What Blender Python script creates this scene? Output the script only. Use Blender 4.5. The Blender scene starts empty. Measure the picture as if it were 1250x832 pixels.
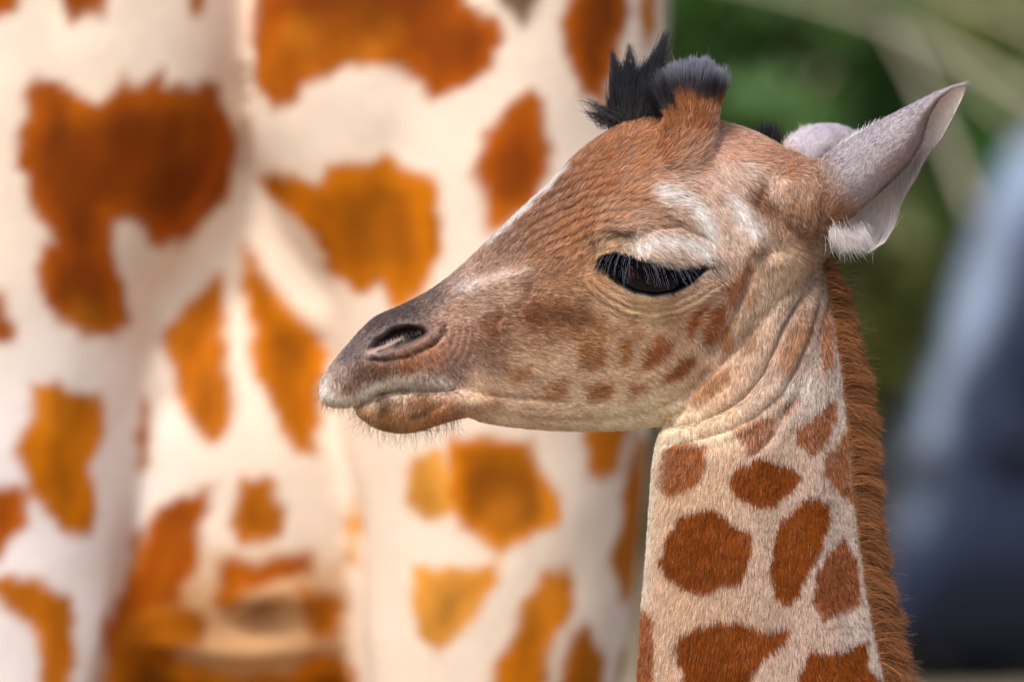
import bpy, math, random
import numpy as np
from mathutils import Vector, Matrix

# ---------------------------------------------------------------- camera, world, sun
SC = bpy.context.scene
COL = SC.collection
S = 0.00065            # metres for one photograph pixel at the calf's mid-plane
D = 5.0                # camera distance from the calf's mid-plane
ZC = 1.6
rng = np.random.default_rng(11)

cam_d = bpy.data.cameras.new('camera')
cam = bpy.data.objects.new('camera', cam_d)
COL.objects.link(cam)
cam.location = (0, -D, ZC)
cam.rotation_euler = (math.radians(90), 0, 0)
cam_d.sensor_width = 36
cam_d.lens = 36 * D / (1250 * S)
cam_d.clip_start = 0.1
cam_d.clip_end = 2000
cam_d.dof.use_dof = True
cam_d.dof.focus_distance = D - 0.06
cam_d.dof.aperture_fstop = 3.1
SC.camera = cam

SUN_EL, SUN_AZ = math.radians(50), math.radians(206)   # azimuth clockwise from +Y
w = bpy.data.worlds.new('World')
SC.world = w
w.use_nodes = True
nt = w.node_tree
nt.nodes.clear()
sky = nt.nodes.new('ShaderNodeTexSky')
sky.sky_type = 'NISHITA'
sky.sun_disc = False
sky.sun_elevation = SUN_EL
sky.sun_rotation = SUN_AZ
sky.dust_density = 3.0
bg = nt.nodes.new('ShaderNodeBackground')
bg.inputs['Strength'].default_value = 0.13
wo = nt.nodes.new('ShaderNodeOutputWorld')
nt.links.new(sky.outputs[0], bg.inputs[0])
nt.links.new(bg.outputs[0], wo.inputs[0])

sun_d = bpy.data.lights.new('sun', 'SUN')
sun_d.energy = 2.5
sun_d.angle = math.radians(12)
sun_d.color = (1.0, 0.95, 0.89)
sun = bpy.data.objects.new('sun', sun_d)
COL.objects.link(sun)
sdir = Vector((math.sin(SUN_AZ) * math.cos(SUN_EL), math.cos(SUN_AZ) * math.cos(SUN_EL), math.sin(SUN_EL)))
sun.rotation_euler = sdir.to_track_quat('Z', 'Y').to_euler()
SC.view_settings.view_transform = 'Standard'
SC.view_settings.look = 'None'
SC.view_settings.gamma = 1
SC.view_settings.exposure = 0.42
try:
    SC.cycles.max_bounces = 8
    SC.cycles.transparent_max_bounces = 8
except Exception:
    pass

# ---------------------------------------------------------------- helpers
def W(px, py, y=0.0):
    """point at depth y whose height and sideways place are given in photograph units on the mid-plane"""
    return np.array([(px - 625) * S, y, ZC + (416 - py) * S])

def WD(px, py, y):
    """the same for far things, seen from the camera"""
    k = (D + y) / D
    return np.array([(px - 625) * S * k, y, ZC + (416 - py) * S * k])

def lin(c):
    c = np.asarray(c, float) / 255.0
    return np.where(c <= 0.04045, c / 12.92, ((c + 0.055) / 1.055) ** 2.4)

def smooth(a, b, x):
    t = np.clip((x - a) / (b - a), 0, 1)
    return t * t * (3 - 2 * t)

def _h(ix, iy, iz, seed):
    n = (ix.astype(np.int64) * 374761393 + iy.astype(np.int64) * 668265263 + iz.astype(np.int64) * 2147483647 + seed * 144665) & 0xffffffff
    n = ((n ^ (n >> 13)) * 1274126177) & 0xffffffff
    n = n ^ (n >> 16)
    return (n & 0xffffff) / float(0xffffff)

def noise(P, scale, seed=0):
    """value noise in -1..1, one cell = scale metres"""
    q = np.asarray(P) / scale
    i = np.floor(q).astype(np.int64)
    f = q - i
    f = f * f * (3 - 2 * f)
    r = 0
    for dx in (0, 1):
        for dy in (0, 1):
            for dz in (0, 1):
                wgt = (f[:, 0] if dx else 1 - f[:, 0]) * (f[:, 1] if dy else 1 - f[:, 1]) * (f[:, 2] if dz else 1 - f[:, 2])
                r = r + wgt * _h(i[:, 0] + dx, i[:, 1] + dy, i[:, 2] + dz, seed)
    return r * 2 - 1

def fbm(P, scale, seed=0, n=3):
    r, a, t = 0, 1.0, 0
    for k in range(n):
        r = r + a * noise(P, scale / 2 ** k, seed + 17 * k)
        t += a
        a *= 0.55
    return r / t

def catmull(A, n):
    """A (m,k) -> n samples of a smooth curve through A"""
    A = np.asarray(A, float)
    m = len(A)
    t = np.linspace(0, m - 1, n)
    i = np.minimum(t.astype(int), m - 2)
    f = (t - i)[:, None]
    p0 = A[np.maximum(i - 1, 0)]; p1 = A[i]; p2 = A[i + 1]; p3 = A[np.minimum(i + 2, m - 1)]
    return 0.5 * ((2 * p1) + (-p0 + p2) * f + (2 * p0 - 5 * p1 + 4 * p2 - p3) * f ** 2 + (-p0 + 3 * p1 - 3 * p2 + p3) * f ** 3)

def seg_dist(x, y, poly, closed=False):
    """distance to polyline, with a parameter 0..1 along it"""
    poly = np.asarray(poly, float)
    if closed:
        poly = np.vstack([poly, poly[:1]])
    best = np.full(len(x), 1e9); par = np.zeros(len(x))
    L = np.linalg.norm(np.diff(poly, axis=0), axis=1); tot = L.sum(); acc = 0
    for (ax, ay), (bx, by), l in zip(poly[:-1], poly[1:], L):
        dx, dy = bx - ax, by - ay
        t = np.clip(((x - ax) * dx + (y - ay) * dy) / (dx * dx + dy * dy + 1e-9), 0, 1)
        d = np.hypot(x - ax - t * dx, y - ay - t * dy)
        m = d < best
        best[m] = d[m]; par[m] = (acc + t[m] * l) / tot
        acc += l
    return best, par

def inside(x, y, poly):
    c = np.zeros(len(x), bool)
    n = len(poly)
    j = n - 1
    for i in range(n):
        xi, yi = poly[i]; xj, yj = poly[j]
        if yi != yj:
            c ^= ((yi > y) != (yj > y)) & (x < (xj - xi) * (y - yi) / (yj - yi) + xi)
        j = i
    return c

def sdf(x, y, poly):
    """signed distance, negative inside; far points are skipped"""
    poly = np.asarray(poly, float)
    lo = poly.min(0) - 30; hi = poly.max(0) + 30
    out = np.full(len(x), 30.0)
    m = (x > lo[0]) & (x < hi[0]) & (y > lo[1]) & (y < hi[1])
    if m.any():
        d, _ = seg_dist(x[m], y[m], poly, True)
        out[m] = np.where(inside(x[m], y[m], poly), -d, d)
    return out

def idw(x, y, pts, vals, p=3.0):
    pts = np.asarray(pts, float); vals = np.asarray(vals, float)
    num = np.zeros((len(x), vals.shape[1])); den = np.zeros(len(x))
    for (a, b), v in zip(pts, vals):
        wg = 1.0 / ((x - a) ** 2 + (y - b) ** 2 + 60.0) ** (p / 2)
        num += wg[:, None] * v; den += wg
    return num / den[:, None]

def make_mesh(name, V, F, mat=None, parent=None, col=None, smooth_shade=True, loc=None):
    me = bpy.data.meshes.new(name)
    V = np.asarray(V, float)
    if loc is not None:
        V = V - np.asarray(loc)
    if isinstance(F, np.ndarray):
        n, k = F.shape
        me.vertices.add(len(V)); me.vertices.foreach_set('co', V.astype(np.float32).ravel())
        me.loops.add(n * k); me.loops.foreach_set('vertex_index', F.astype(np.int32).ravel())
        me.polygons.add(n)
        me.polygons.foreach_set('loop_start', np.arange(0, n * k, k, dtype=np.int32))
        me.update(calc_edges=True)
    else:
        me.from_pydata([tuple(v) for v in V], [], [tuple(int(q) for q in f) for f in F])
    me.validate()
    if smooth_shade:
        me.polygons.foreach_set('use_smooth', np.ones(len(me.polygons), bool))
    if col is not None:
        a = me.color_attributes.new('coat', 'FLOAT_COLOR', 'POINT')
        c4 = np.ones((len(V), 4), np.float32); c4[:, :3] = col
        a.data.foreach_set('color', c4.ravel())
    if mat:
        me.materials.append(mat)
    o = bpy.data.objects.new(name, me)
    COL.objects.link(o)
    if parent:
        o.parent = parent
    elif loc is not None:
        o.location = tuple(loc)
    return o

def root_empty(name, loc, label, cat, group=None):
    o = bpy.data.objects.new(name, None)
    o.empty_display_size = 0.1
    COL.objects.link(o)
    o.location = tuple(loc)
    tag(o, label, cat, group)
    return o

def tag(o, label, cat, group=None, kind=None):
    o['label'] = label; o['category'] = cat
    if group: o['group'] = group
    if kind: o['kind'] = kind
    return o

def loft(rings, nseg=40):
    """rings: list of (center, axis_u, axis_v, exponent, profile) -> V, F closed"""
    V = []; F = []
    th = np.linspace(0, 2 * np.pi, nseg, endpoint=False)
    c, s = np.cos(th), np.sin(th)
    for (ce, u, v, prof) in rings:
        ce = np.asarray(ce); u = np.asarray(u); v = np.asarray(v)
        k = np.interp(c, [-1, -0.55, 0, 0.55, 1], prof) if prof is not None else np.ones(nseg)
        V.append(ce + c[:, None] * u + (s * k)[:, None] * v)
    V = np.vstack(V); n = len(rings)
    for i in range(n - 1):
        for j in range(nseg):
            k = (j + 1) % nseg
            F.append((i * nseg + j, i * nseg + k, (i + 1) * nseg + k, (i + 1) * nseg + j))
    F.append(tuple(range(nseg))[::-1])
    F.append(tuple(range((n - 1) * nseg, n * nseg)))
    return V, F

def tube(path, radii, nseg=24, ry=None, n=None):
    """round limb along a path (m,3) with radii; ry: radius in y if different"""
    path = np.asarray(path, float)
    radii = np.asarray(radii, float)
    ry = radii if ry is None else np.asarray(ry, float)
    if n:
        A = catmull(np.hstack([path, radii[:, None], ry[:, None]]), n)
        path, radii, ry = A[:, :3], A[:, 3], A[:, 4]
    T = np.gradient(path, axis=0)
    T /= np.linalg.norm(T, axis=1)[:, None]
    Yv = np.array([0, 1.0, 0])
    rings = []
    for p, t, a, b in zip(path, T, radii, ry):
        u = np.cross(Yv, t)
        if np.linalg.norm(u) < 0.2:
            u = np.array([1.0, 0, 0])
        u /= np.linalg.norm(u)
        v = np.cross(t, u)
        rings.append((p, u * a, v * b, None))
    return loft(rings, nseg)

def ellipsoid(c, r, n=24, m=16):
    rings = []
    for k in range(1, m):
        a = np.pi * k / m
        rings.append((np.asarray(c) + np.array([0, 0, r[2] * math.cos(a)]), np.array([r[0] * math.sin(a), 0, 0]), np.array([0, r[1] * math.sin(a), 0]), None))
    return loft(rings, n)

def join(parts):
    V = []; F = []; o = 0
    for v, f in parts:
        V.append(np.asarray(v)); F += [tuple(q + o for q in g) for g in f]; o += len(v)
    return np.vstack(V), F

def remesh(parts, voxel):
    """fuse overlapping closed shapes into one continuous skin; returns V, quads"""
    V, F = join(parts)
    me = bpy.data.meshes.new('tmp'); me.from_pydata([tuple(v) for v in V], [], F)
    o = bpy.data.objects.new('tmp', me); COL.objects.link(o)
    import bmesh
    bm = bmesh.new(); bm.from_mesh(me); bmesh.ops.recalc_face_normals(bm, faces=bm.faces); bm.to_mesh(me); bm.free()
    md = o.modifiers.new('r', 'REMESH'); md.mode = 'VOXEL'; md.voxel_size = voxel; md.adaptivity = 0
    dg = bpy.context.evaluated_depsgraph_get()
    e = o.evaluated_get(dg).to_mesh()
    n = len(e.vertices); v = np.empty(n * 3, np.float32); e.vertices.foreach_get('co', v)
    q = np.empty(len(e.loops), np.int32); e.loops.foreach_get('vertex_index', q)
    q = q.reshape(-1, 4)
    o.evaluated_get(dg).to_mesh_clear()
    bpy.data.objects.remove(o); bpy.data.meshes.remove(me)
    return v.reshape(-1, 3).astype(float), q

def edges_of(Q):
    E = np.vstack([Q[:, [k, (k + 1) % Q.shape[1]]] for k in range(Q.shape[1])])
    E.sort(axis=1)
    return np.unique(E, axis=0)

def relax(V, E, n, lam=0.5, mask=None):
    deg = np.bincount(E.ravel(), minlength=len(V)).astype(float)[:, None]
    for _ in range(n):
        s = np.zeros_like(V)
        for k in range(3):
            s[:, k] = np.bincount(E[:, 0], V[E[:, 1], k], len(V)) + np.bincount(E[:, 1], V[E[:, 0], k], len(V))
        dlt = (s / deg - V) * lam
        V = V + (dlt if mask is None else dlt * mask[:, None])
    return V

def normals(V, Q):
    a = V[Q[:, 2]] - V[Q[:, 0]]; b = V[Q[:, 3 if Q.shape[1] == 4 else 1]] - V[Q[:, 1 if Q.shape[1] == 4 else 0]]
    fn = np.cross(a, b)
    N = np.zeros_like(V)
    for k in range(3):
        N[:, k] = sum(np.bincount(Q[:, j], fn[:, k], len(V)) for j in range(Q.shape[1]))
    N /= np.linalg.norm(N, axis=1)[:, None] + 1e-12
    return N

# ---------------------------------------------------------------- materials
def mat_attr(name, rough=0.7, spec=0.25, bump=0.0, bump_scale=300, mott=0.0, sss=0.0):
    m = bpy.data.materials.new(name); m.use_nodes = True
    t = m.node_tree; b = t.nodes['Principled BSDF']
    at = t.nodes.new('ShaderNodeAttribute'); at.attribute_name = 'coat'
    out = at.outputs['Color']
    if mott > 0:
        nz = t.nodes.new('ShaderNodeTexNoise'); nz.inputs['Scale'].default_value = bump_scale * 0.4; nz.inputs['Detail'].default_value = 5
        tc = t.nodes.new('ShaderNodeTexCoord'); t.links.new(tc.outputs['Object'], nz.inputs['Vector'])
        mr = t.nodes.new('ShaderNodeMapRange'); mr.inputs['To Min'].default_value = 1 - mott; mr.inputs['To Max'].default_value = 1 + mott
        t.links.new(nz.outputs['Fac'], mr.inputs['Value'])
        mx = t.nodes.new('ShaderNodeVectorMath'); mx.operation = 'SCALE'
        t.links.new(out, mx.inputs[0]); t.links.new(mr.outputs[0], mx.inputs['Scale'])
        out = mx.outputs[0]
    t.links.new(out, b.inputs['Base Color'])
    b.inputs['Roughness'].default_value = rough
    b.inputs['Specular IOR Level'].default_value = spec
    if bump > 0:
        nz = t.nodes.new('ShaderNodeTexNoise'); nz.inputs['Scale'].default_value = bump_scale; nz.inputs['Detail'].default_value = 4
        tc = t.nodes.new('ShaderNodeTexCoord'); t.links.new(tc.outputs['Object'], nz.inputs['Vector'])
        bp = t.nodes.new('ShaderNodeBump'); bp.inputs['Strength'].default_value = bump; bp.inputs['Distance'].default_value = 0.001
        t.links.new(nz.outputs['Fac'], bp.inputs['Height']); t.links.new(bp.outputs[0], b.inputs['Normal'])
    return m

def mat_flat(name, c1, c2=None, scale=5, rough=0.8, spec=0.3, bump=0.0, bdist=0.01, translucent=0.0):
    m = bpy.data.materials.new(name); m.use_nodes = True
    t = m.node_tree; b = t.nodes['Principled BSDF']
    b.inputs['Roughness'].default_value = rough
    b.inputs['Specular IOR Level'].default_value = spec
    b.inputs['Base Color'].default_value = (*c1, 1)
    if c2 is not None:
        tc = t.nodes.new('ShaderNodeTexCoord')
        nz = t.nodes.new('ShaderNodeTexNoise'); nz.inputs['Scale'].default_value = scale; nz.inputs['Detail'].default_value = 6
        t.links.new(tc.outputs['Object'], nz.inputs['Vector'])
        cr = t.nodes.new('ShaderNodeValToRGB')
        cr.color_ramp.elements[0].position = 0.35; cr.color_ramp.elements[0].color = (*c1, 1)
        cr.color_ramp.elements[1].position = 0.65; cr.color_ramp.elements[1].color = (*c2, 1)
        t.links.new(nz.outputs['Fac'], cr.inputs[0]); t.links.new(cr.outputs[0], b.inputs['Base Color'])
        if bump > 0:
            bp = t.nodes.new('ShaderNodeBump'); bp.inputs['Strength'].default_value = bump; bp.inputs['Distance'].default_value = bdist
            t.links.new(nz.outputs['Fac'], bp.inputs['Height']); t.links.new(bp.outputs[0], b.inputs['Normal'])
    return m

def mat_hair(name, rough=0.5, spec=0.16, trans=0.25):
    m = bpy.data.materials.new(name); m.use_nodes = True
    t = m.node_tree; t.nodes.clear()
    at = t.nodes.new('ShaderNodeAttribute'); at.attribute_name = 'coat'
    b = t.nodes.new('ShaderNodeBsdfPrincipled')
    b.inputs['Roughness'].default_value = rough; b.inputs['Specular IOR Level'].default_value = spec
    tr = t.nodes.new('ShaderNodeBsdfTranslucent')
    mx = t.nodes.new('ShaderNodeMixShader'); mx.inputs[0].default_value = trans
    o = t.nodes.new('ShaderNodeOutputMaterial')
    t.links.new(at.outputs['Color'], b.inputs['Base Color']); t.links.new(at.outputs['Color'], tr.inputs['Color'])
    t.links.new(b.outputs[0], mx.inputs[1]); t.links.new(tr.outputs[0], mx.inputs[2]); t.links.new(mx.outputs[0], o.inputs[0])
    return m

M_SKIN = mat_attr('calf_skin', 0.6, 0.3, 0.35, 900, 0.12)
M_HAIR = mat_hair('calf_hair')
M_DARKHAIR = mat_hair('tuft_hair', 0.42, 0.4, 0.05)
M_LASH = mat_hair('lash_hair', 0.6, 0.0, 0.0)
M_ADULT = mat_attr('adult_coat', 0.8, 0.06, 0.6, 220, 0.10)

# ---------------------------------------------------------------- hair
def hair_object(name, P, R0, colors, mat, parent, per_point=False, R1=None):
    """P (n,k,3) strand points"""
    n, k, _ = P.shape
    cu = bpy.data.hair_curves.new(name)
    cu.add_curves([k] * n)
    cu.attributes['position'].data.foreach_set('vector', P.astype(np.float32).ravel())
    ra = cu.attributes.get('radius') or cu.attributes.new('radius', 'FLOAT', 'POINT')
    taper = np.linspace(1, 0.25, k) ** 0.8
    ra.data.foreach_set('value', (np.asarray(R0).reshape(-1, 1) * np.ones((n, 1)) * taper[None, :]).astype(np.float32).ravel())
    if per_point:
        a = cu.attributes.new('coat', 'FLOAT_COLOR', 'POINT')
        c4 = np.ones((n, k, 4), np.float32); c4[..., :3] = colors
    else:
        a = cu.attributes.new('coat', 'FLOAT_COLOR', 'CURVE')
        c4 = np.ones((n, 4), np.float32); c4[:, :3] = colors
    a.data.foreach_set('color', c4.ravel())
    cu.materials.append(mat)
    o = bpy.data.objects.new(name, cu)
    COL.objects.link(o)
    o.parent = parent
    return o

def strands(root, N, T, length, lift, k=4, wob=0.15, bend=0.6):
    """N normals, T tangent directions, lift angle at root (radians)"""
    n = len(root)
    T = T - (T * N).sum(1)[:, None] * N
    T /= np.linalg.norm(T, axis=1)[:, None] + 1e-9
    P = np.zeros((n, k, 3)); P[:, 0] = root - N * 0.0004
    a = lift.copy()
    step = length / (k - 1)
    for j in range(1, k):
        d = np.cos(a)[:, None] * T + np.sin(a)[:, None] * N + rng.normal(0, wob * 0.4, (n, 3))
        d /= np.linalg.norm(d, axis=1)[:, None]
        P[:, j] = P[:, j - 1] + d * step[:, None]
        a = a * bend
    return P

def clump(P, cell, k, power=1.4, seed=0, lmin=None):
    """draw the ends of neighbouring hairs together into locks"""
    r = P[:, 0] + np.stack([noise(P[:, 0], cell * 1.3, seed + q) for q in range(3)], 1) * cell * .45
    g = np.floor(r / cell).astype(np.int64)
    key = g[:, 0] * 73856093 ^ g[:, 1] * 19349663 ^ g[:, 2] * 83492791
    _, inv = np.unique(key, return_inverse=True)
    cnt = np.bincount(inv).astype(float)
    m = P.shape[1]
    if lmin:
        k = k * smooth(lmin, lmin * 1.8, np.linalg.norm(P[:, -1] - P[:, 0], axis=1))
    for j in range(1, m):
        t = (j / (m - 1)) ** power
        for a in range(3):
            mean = np.bincount(inv, P[:, j, a]) / cnt
            P[:, j, a] += (mean[inv] - P[:, j, a]) * k * t
    return P

def sample_surface(V, Q, N, count, weight, attr=None):
    """random points on quads, weight per vertex; returns positions, normals"""
    c = weight[Q].mean(1)
    area = np.linalg.norm(np.cross(V[Q[:, 2]] - V[Q[:, 0]], V[Q[:, 3]] - V[Q[:, 1]]), axis=1) / 2
    p = area * c; p /= p.sum()
    cs = np.cumsum(p)
    f = np.searchsorted(cs, rng.random(count)); f = np.minimum(f, len(Q) - 1)
    u, v = rng.random(count)[:, None], rng.random(count)[:, None]
    q = Q[f]
    pos = (V[q[:, 0]] * (1 - u) + V[q[:, 1]] * u) * (1 - v) + (V[q[:, 3]] * (1 - u) + V[q[:, 2]] * u) * v
    nn = (N[q[:, 0]] * (1 - u) + N[q[:, 1]] * u) * (1 - v) + (N[q[:, 3]] * (1 - u) + N[q[:, 2]] * u) * v
    nn /= np.linalg.norm(nn, axis=1)[:, None]
    if attr is not None:
        return pos, nn, attr[q].mean(1)
    return pos, nn

# =================================================================== THE CALF
# stations: upper point, lower point, half width (m), width profile from the underside to the top
HEAD = [
 # Ux   Uy   Lx   Ly    w      b    lo   mid  hi   t
 (391, 468, 391, 482, .010, 1, 1, 1, 1, 1),
 (397, 456, 396, 491, .019, 1, 1.0, 1, 1.0, 1),
 (412, 436, 412, 497, .027, 1, 1.0, 1, .95, .9),
 (433, 411, 436, 494, .031, 1, 1.0, 1, .9, .8),
 (458, 387, 462, 483, .034, 1, .98, 1, .92, .8),
 (492, 372, 500, 478, .037, 1, 1.0, 1, .9, .8),
 (530, 351, 540, 487, .038, 1, 1.0, 1, .85, .7),
 (572, 317, 580, 512, .038, 1, .95, 1, .82, .7),
 (620, 271, 628, 521, .041, .8, .85, 1, .82, .7),
 (668, 227, 685, 525, .047, .7, .8, 1, .88, .7),
 (715, 181, 740, 525, .057, .6, .72, 1, .98, .75),
 (765, 153, 795, 520, .066, .55, .7, 1, 1.02, .8),
 (815, 146, 855, 506, .070, .6, .78, 1, 1.0, .85),
 (868, 150, 902, 478, .069, .7, .85, 1, .98, .85),
 (920, 163, 940, 432, .064, .8, .9, 1, .95, .85),
 (968, 190, 975, 375, .055, .9, .95, 1, .95, .9),
 (1003, 215, 1003, 325, .042, 1, 1, 1, 1, 1),
 (1022, 245, 1020, 290, .022, 1, 1, 1, 1, 1),
]
A = catmull(np.array(HEAD, float), 90)
rings = []
for r in A:
    U, L = W(r[0], r[1]), W(r[2], r[3])
    rings.append(((U + L) / 2, (U - L) / 2, np.array([0, r[4], 0]), r[5:10]))
head = loft(rings, 64)

CHIN = [  # front of lower lip to the corner of the mouth
 (434, 494, 434, 501, .008), (441, 486, 442, 510, .016), (458, 478, 460, 521, .021), (485, 472, 485, 527, .0245),
 (512, 468, 512, 525, .0275), (538, 466, 538, 517, .0305), (562, 466, 563, 510, .033), (590, 470, 590, 506, .032), (615, 480, 615, 500, .02)]
A = catmull(np.array(CHIN, float), 30)
chin = loft([((W(r[0], r[1]) + W(r[2], r[3])) / 2, (W(r[0], r[1]) - W(r[2], r[3])) / 2, np.array([0, r[4], 0]), None) for r in A], 40)

NECK = [
 (915, 300, 1002, 262, .036), (893, 350, 1013, 318, .043), (868, 410, 1024, 372, .047), (836, 470, 1034, 432, .050),
 (808, 524, 1041, 500, .052), (799, 560, 1046, 550, .054), (795, 610, 1051, 600, .056), (790, 680, 1060, 680, .059), (784, 750, 1072, 750, .063),
 (779, 832, 1088, 832, .067), (770, 940, 1110, 930, .074), (748, 1080, 1150, 1050, .085), (720, 1240, 1230, 1170, .105), (735, 1400, 1330, 1260, .125)]
A = catmull(np.array(NECK, float), 60)
neck = loft([((W(r[0], r[1]) + W(r[2], r[3])) / 2, (W(r[2], r[3]) - W(r[0], r[1])) / 2, np.array([0, r[4], 0]), (.75, .95, 1, .8, .5)) for r in A], 56)

horn_near = tube([W(832, 205, -.030), W(838, 170, -.033), W(845, 142, -.034), W(849, 122, -.034), W(851, 112, -.034)],
                 [.026, .0225, .0185, .0150, .006], 28, n=16)
horn_far = tube([W(800, 200, .028), W(785, 165, .032), W(780, 135, .034), W(780, 112, .034), W(780, 104, .034)],
                [.024, .021, .016, .012, .006], 28, n=16)
ear_root = ellipsoid(W(985, 243, -.048), (.034, .024, .030))
ear_root2 = ellipsoid(W(955, 225, .048), (.032, .024, .028))
brow = ellipsoid(W(805, 298, -.046), (.044, .026, .034))
brow2 = ellipsoid(W(805, 298, .046), (.044, .026, .034))

V, Q = remesh([head, chin, neck, horn_near, horn_far, ear_root, ear_root2, brow, brow2], 0.00145)
E = edges_of(Q)
V = relax(V, E, 14, 0.5)
N = normals(V, Q)
if (N * (V - V.mean(0))).sum() < 0:
    Q = Q[:, ::-1]; N = -N

def PX(V):
    return V[:, 0] / S + 625, 416 - (V[:, 2] - ZC) / S

EYE = [(727, 321), (738, 314), (752, 311), (768, 314), (785, 320), (805, 325), (830, 328), (850, 327), (863, 326), (852, 336), (838, 347), (820, 357), (797, 361), (772, 357), (750, 345), (736, 332)]
LOW = [(718, 316), (736, 334), (750, 346), (772, 358), (797, 362), (820, 358), (838, 348), (856, 336), (872, 322)]
NOSTRIL = [(447, 431), (452, 421), (466, 408), (480, 396), (500, 390), (520, 396), (527, 404), (520, 413), (500, 422), (478, 430), (462, 434)]
_nc = np.array(NOSTRIL, float).mean(0); NOSTRIL = [tuple(_nc + (np.array(p) - _nc) * np.array([.93, .82])) for p in NOSTRIL]
MOUTH = [(393, 493), (410, 500), (432, 500), (447, 490), (465, 481), (490, 476), (520, 476), (548, 477), (556, 474)]
JAWNECK = [(800, 520), (815, 519), (850, 512), (880, 499), (905, 482), (928, 455), (945, 425), (955, 402), (968, 380), (985, 352), (1004, 326)]
FOLD2 = [(802, 543), (830, 538), (860, 531), (890, 521), (920, 505), (950, 480), (968, 450), (985, 410), (1000, 360), (1008, 335)]
FOLD3 = [(905, 562), (928, 543), (946, 522), (958, 498), (975, 470)]

def groove(x, y, poly, width, depth, fade=0.15):
    d, t = seg_dist(x, y, poly)
    f = smooth(0, fade, t) * smooth(0, fade, 1 - t) if fade > 0 else 1
    return -depth * np.exp(-(d / width) ** 2) * f

def bump(x, y, cx, cy, rx, ry, h, ang=0):
    a = math.radians(ang); u = (x - cx) * math.cos(a) + (y - cy) * math.sin(a); v = -(x - cx) * math.sin(a) + (y - cy) * math.cos(a)
    return h * np.exp(-(u / rx) ** 2 - (v / ry) ** 2)

x, y = PX(V)
warp = noise(V, 0.02, 3) * 3
mm = 0.001
d = np.zeros(len(V))
d += groove(x, y, JAWNECK, 4.0, 4.5 * mm, 0.05)
d += groove(x, y, JAWNECK, 14, 3 * mm, 0.05)
d += groove(x, y, FOLD2, 3.5, 2.4 * mm, 0.04)
d += groove(x, y, [(p[0] + 12, p[1] + 10) for p in FOLD2], 10, 1.5 * mm, .1)
d += -groove(x, y, [(p[0] - 6, p[1] - 11) for p in FOLD2], 8, 2.2 * mm, .1)
d += groove(x, y, FOLD3, 5, 2.2 * mm, .2)
d += groove(x, y, [(560, 505), (600, 508), (680, 512), (740, 511), (800, 500), (838, 478), (862, 448), (880, 420)], 4, 1.6 * mm, .15)
d += groove(x, y, [(560, 476), (600, 482), (650, 486), (700, 490)], 4, 1.8 * mm, .2)
d += groove(x, y, [(800, 512), (850, 498), (885, 470), (910, 430), (925, 400)], 5, 1.3 * mm, .2)
d += -groove(x, y, [(800, 505), (845, 488), (878, 460), (898, 425)], 8, 1.5 * mm, .2)
d += groove(x, y, [(915, 318), (912, 340), (900, 375), (880, 410), (860, 440)], 7, 3.0 * mm, .1)
d += groove(x, y, [(862, 232), (885, 245), (903, 268), (917, 290), (921, 312)], 8, -4.5 * mm, .15)   # bony arch behind the eye
d += groove(x, y, [(935, 215), (925, 250), (935, 290), (945, 320)], 12, 6.5 * mm, .1)                                     # temple hollow
d += bump(x, y, 919, 303, 6, 9, 2.5 * mm)
d += groove(x, y, [(990, 470), (960, 560), (945, 660), (955, 780), (975, 900)], 22, 3.0 * mm, .2)
d += groove(x, y, [(1020, 430), (1018, 560), (1028, 700), (1045, 850)], 14, 2.2 * mm, .2)
d += bump(x, y, 740, 430, 90, 45, 5 * mm, 10)                 # masseter
d += bump(x, y, 595, 352, 46, 9, 5 * mm, -22)                 # facial crest
d += groove(x, y, [(642, 345), (648, 356), (640, 370), (625, 380)], 7, 3 * mm, .2)
d += groove(x, y, [(600, 395), (650, 392), (700, 398), (745, 395)], 13, 2.6 * mm, .2)
d += bump(x, y, 818, 256, 48, 13, 6.5 * mm, 28)                 # brow ridge
d += groove(x, y, [(732, 298), (752, 289), (778, 286)], 6.5, 4.6 * mm, .1)
d += groove(x, y, [(775, 296), (795, 281), (825, 276), (856, 290), (872, 308)], 5, 3.2 * mm, .2)
d += groove(x, y, [(727, 292), (721, 305), (723, 318)], 5, 3.0 * mm, .2)
# wrinkles flowing over the forehead and round the front of the brow
fd, _ = seg_dist(x, y, [(585, 455), (690, 348), (735, 326), (800, 316)])
fd = fd + noise(V, .012, 8) * 2.5
wm = np.exp(-((x - 690) / 85.) ** 2 - ((y - 265) / 55.) ** 2) * (fd > 14)
d += np.sin(fd * 2 * np.pi / 10.5) * 1.15 * mm * wm
# tight wrinkles under the eye
ld, lt = seg_dist(x, y, LOW)
below = (y > np.interp(x, [p[0] for p in LOW], [p[1] for p in LOW])) | (ld > 60)
lm = smooth(3, 8, ld) * smooth(36, 22, ld) * below * smooth(0.03, .15, lt) * smooth(0.0, .15, 1 - lt)
d += -np.cos((ld + warp * .5) * 2 * np.pi / 9.0) * 1.4 * mm * lm + 2.2 * mm * smooth(0, 10, ld) * smooth(34, 20, ld) * below * (lt > .02) * (lt < .98)
# neck and ear root wrinkles
em = np.exp(-((x - 985) / 22.) ** 2 - ((y - 250) / 35.) ** 2)
d += np.sin((x + (y - 250) * .25 + warp) * 2 * np.pi / 11) * .7 * mm * em
em = np.exp(-((x - 985) / 35.) ** 2 - ((y - 308) / 9.) ** 2)
d += np.sin((y - x * .25 + warp) * 2 * np.pi / 8) * .8 * mm * em
# rear of the nostril: curved wrinkles
nd, _ = seg_dist(x, y, NOSTRIL, True)
wm = np.exp(-((x - 560) / 26.) ** 2 - ((y - 415) / 30.) ** 2)
d += np.sin((nd + warp) * 2 * np.pi / 8.5) * .55 * mm * wm
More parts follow.
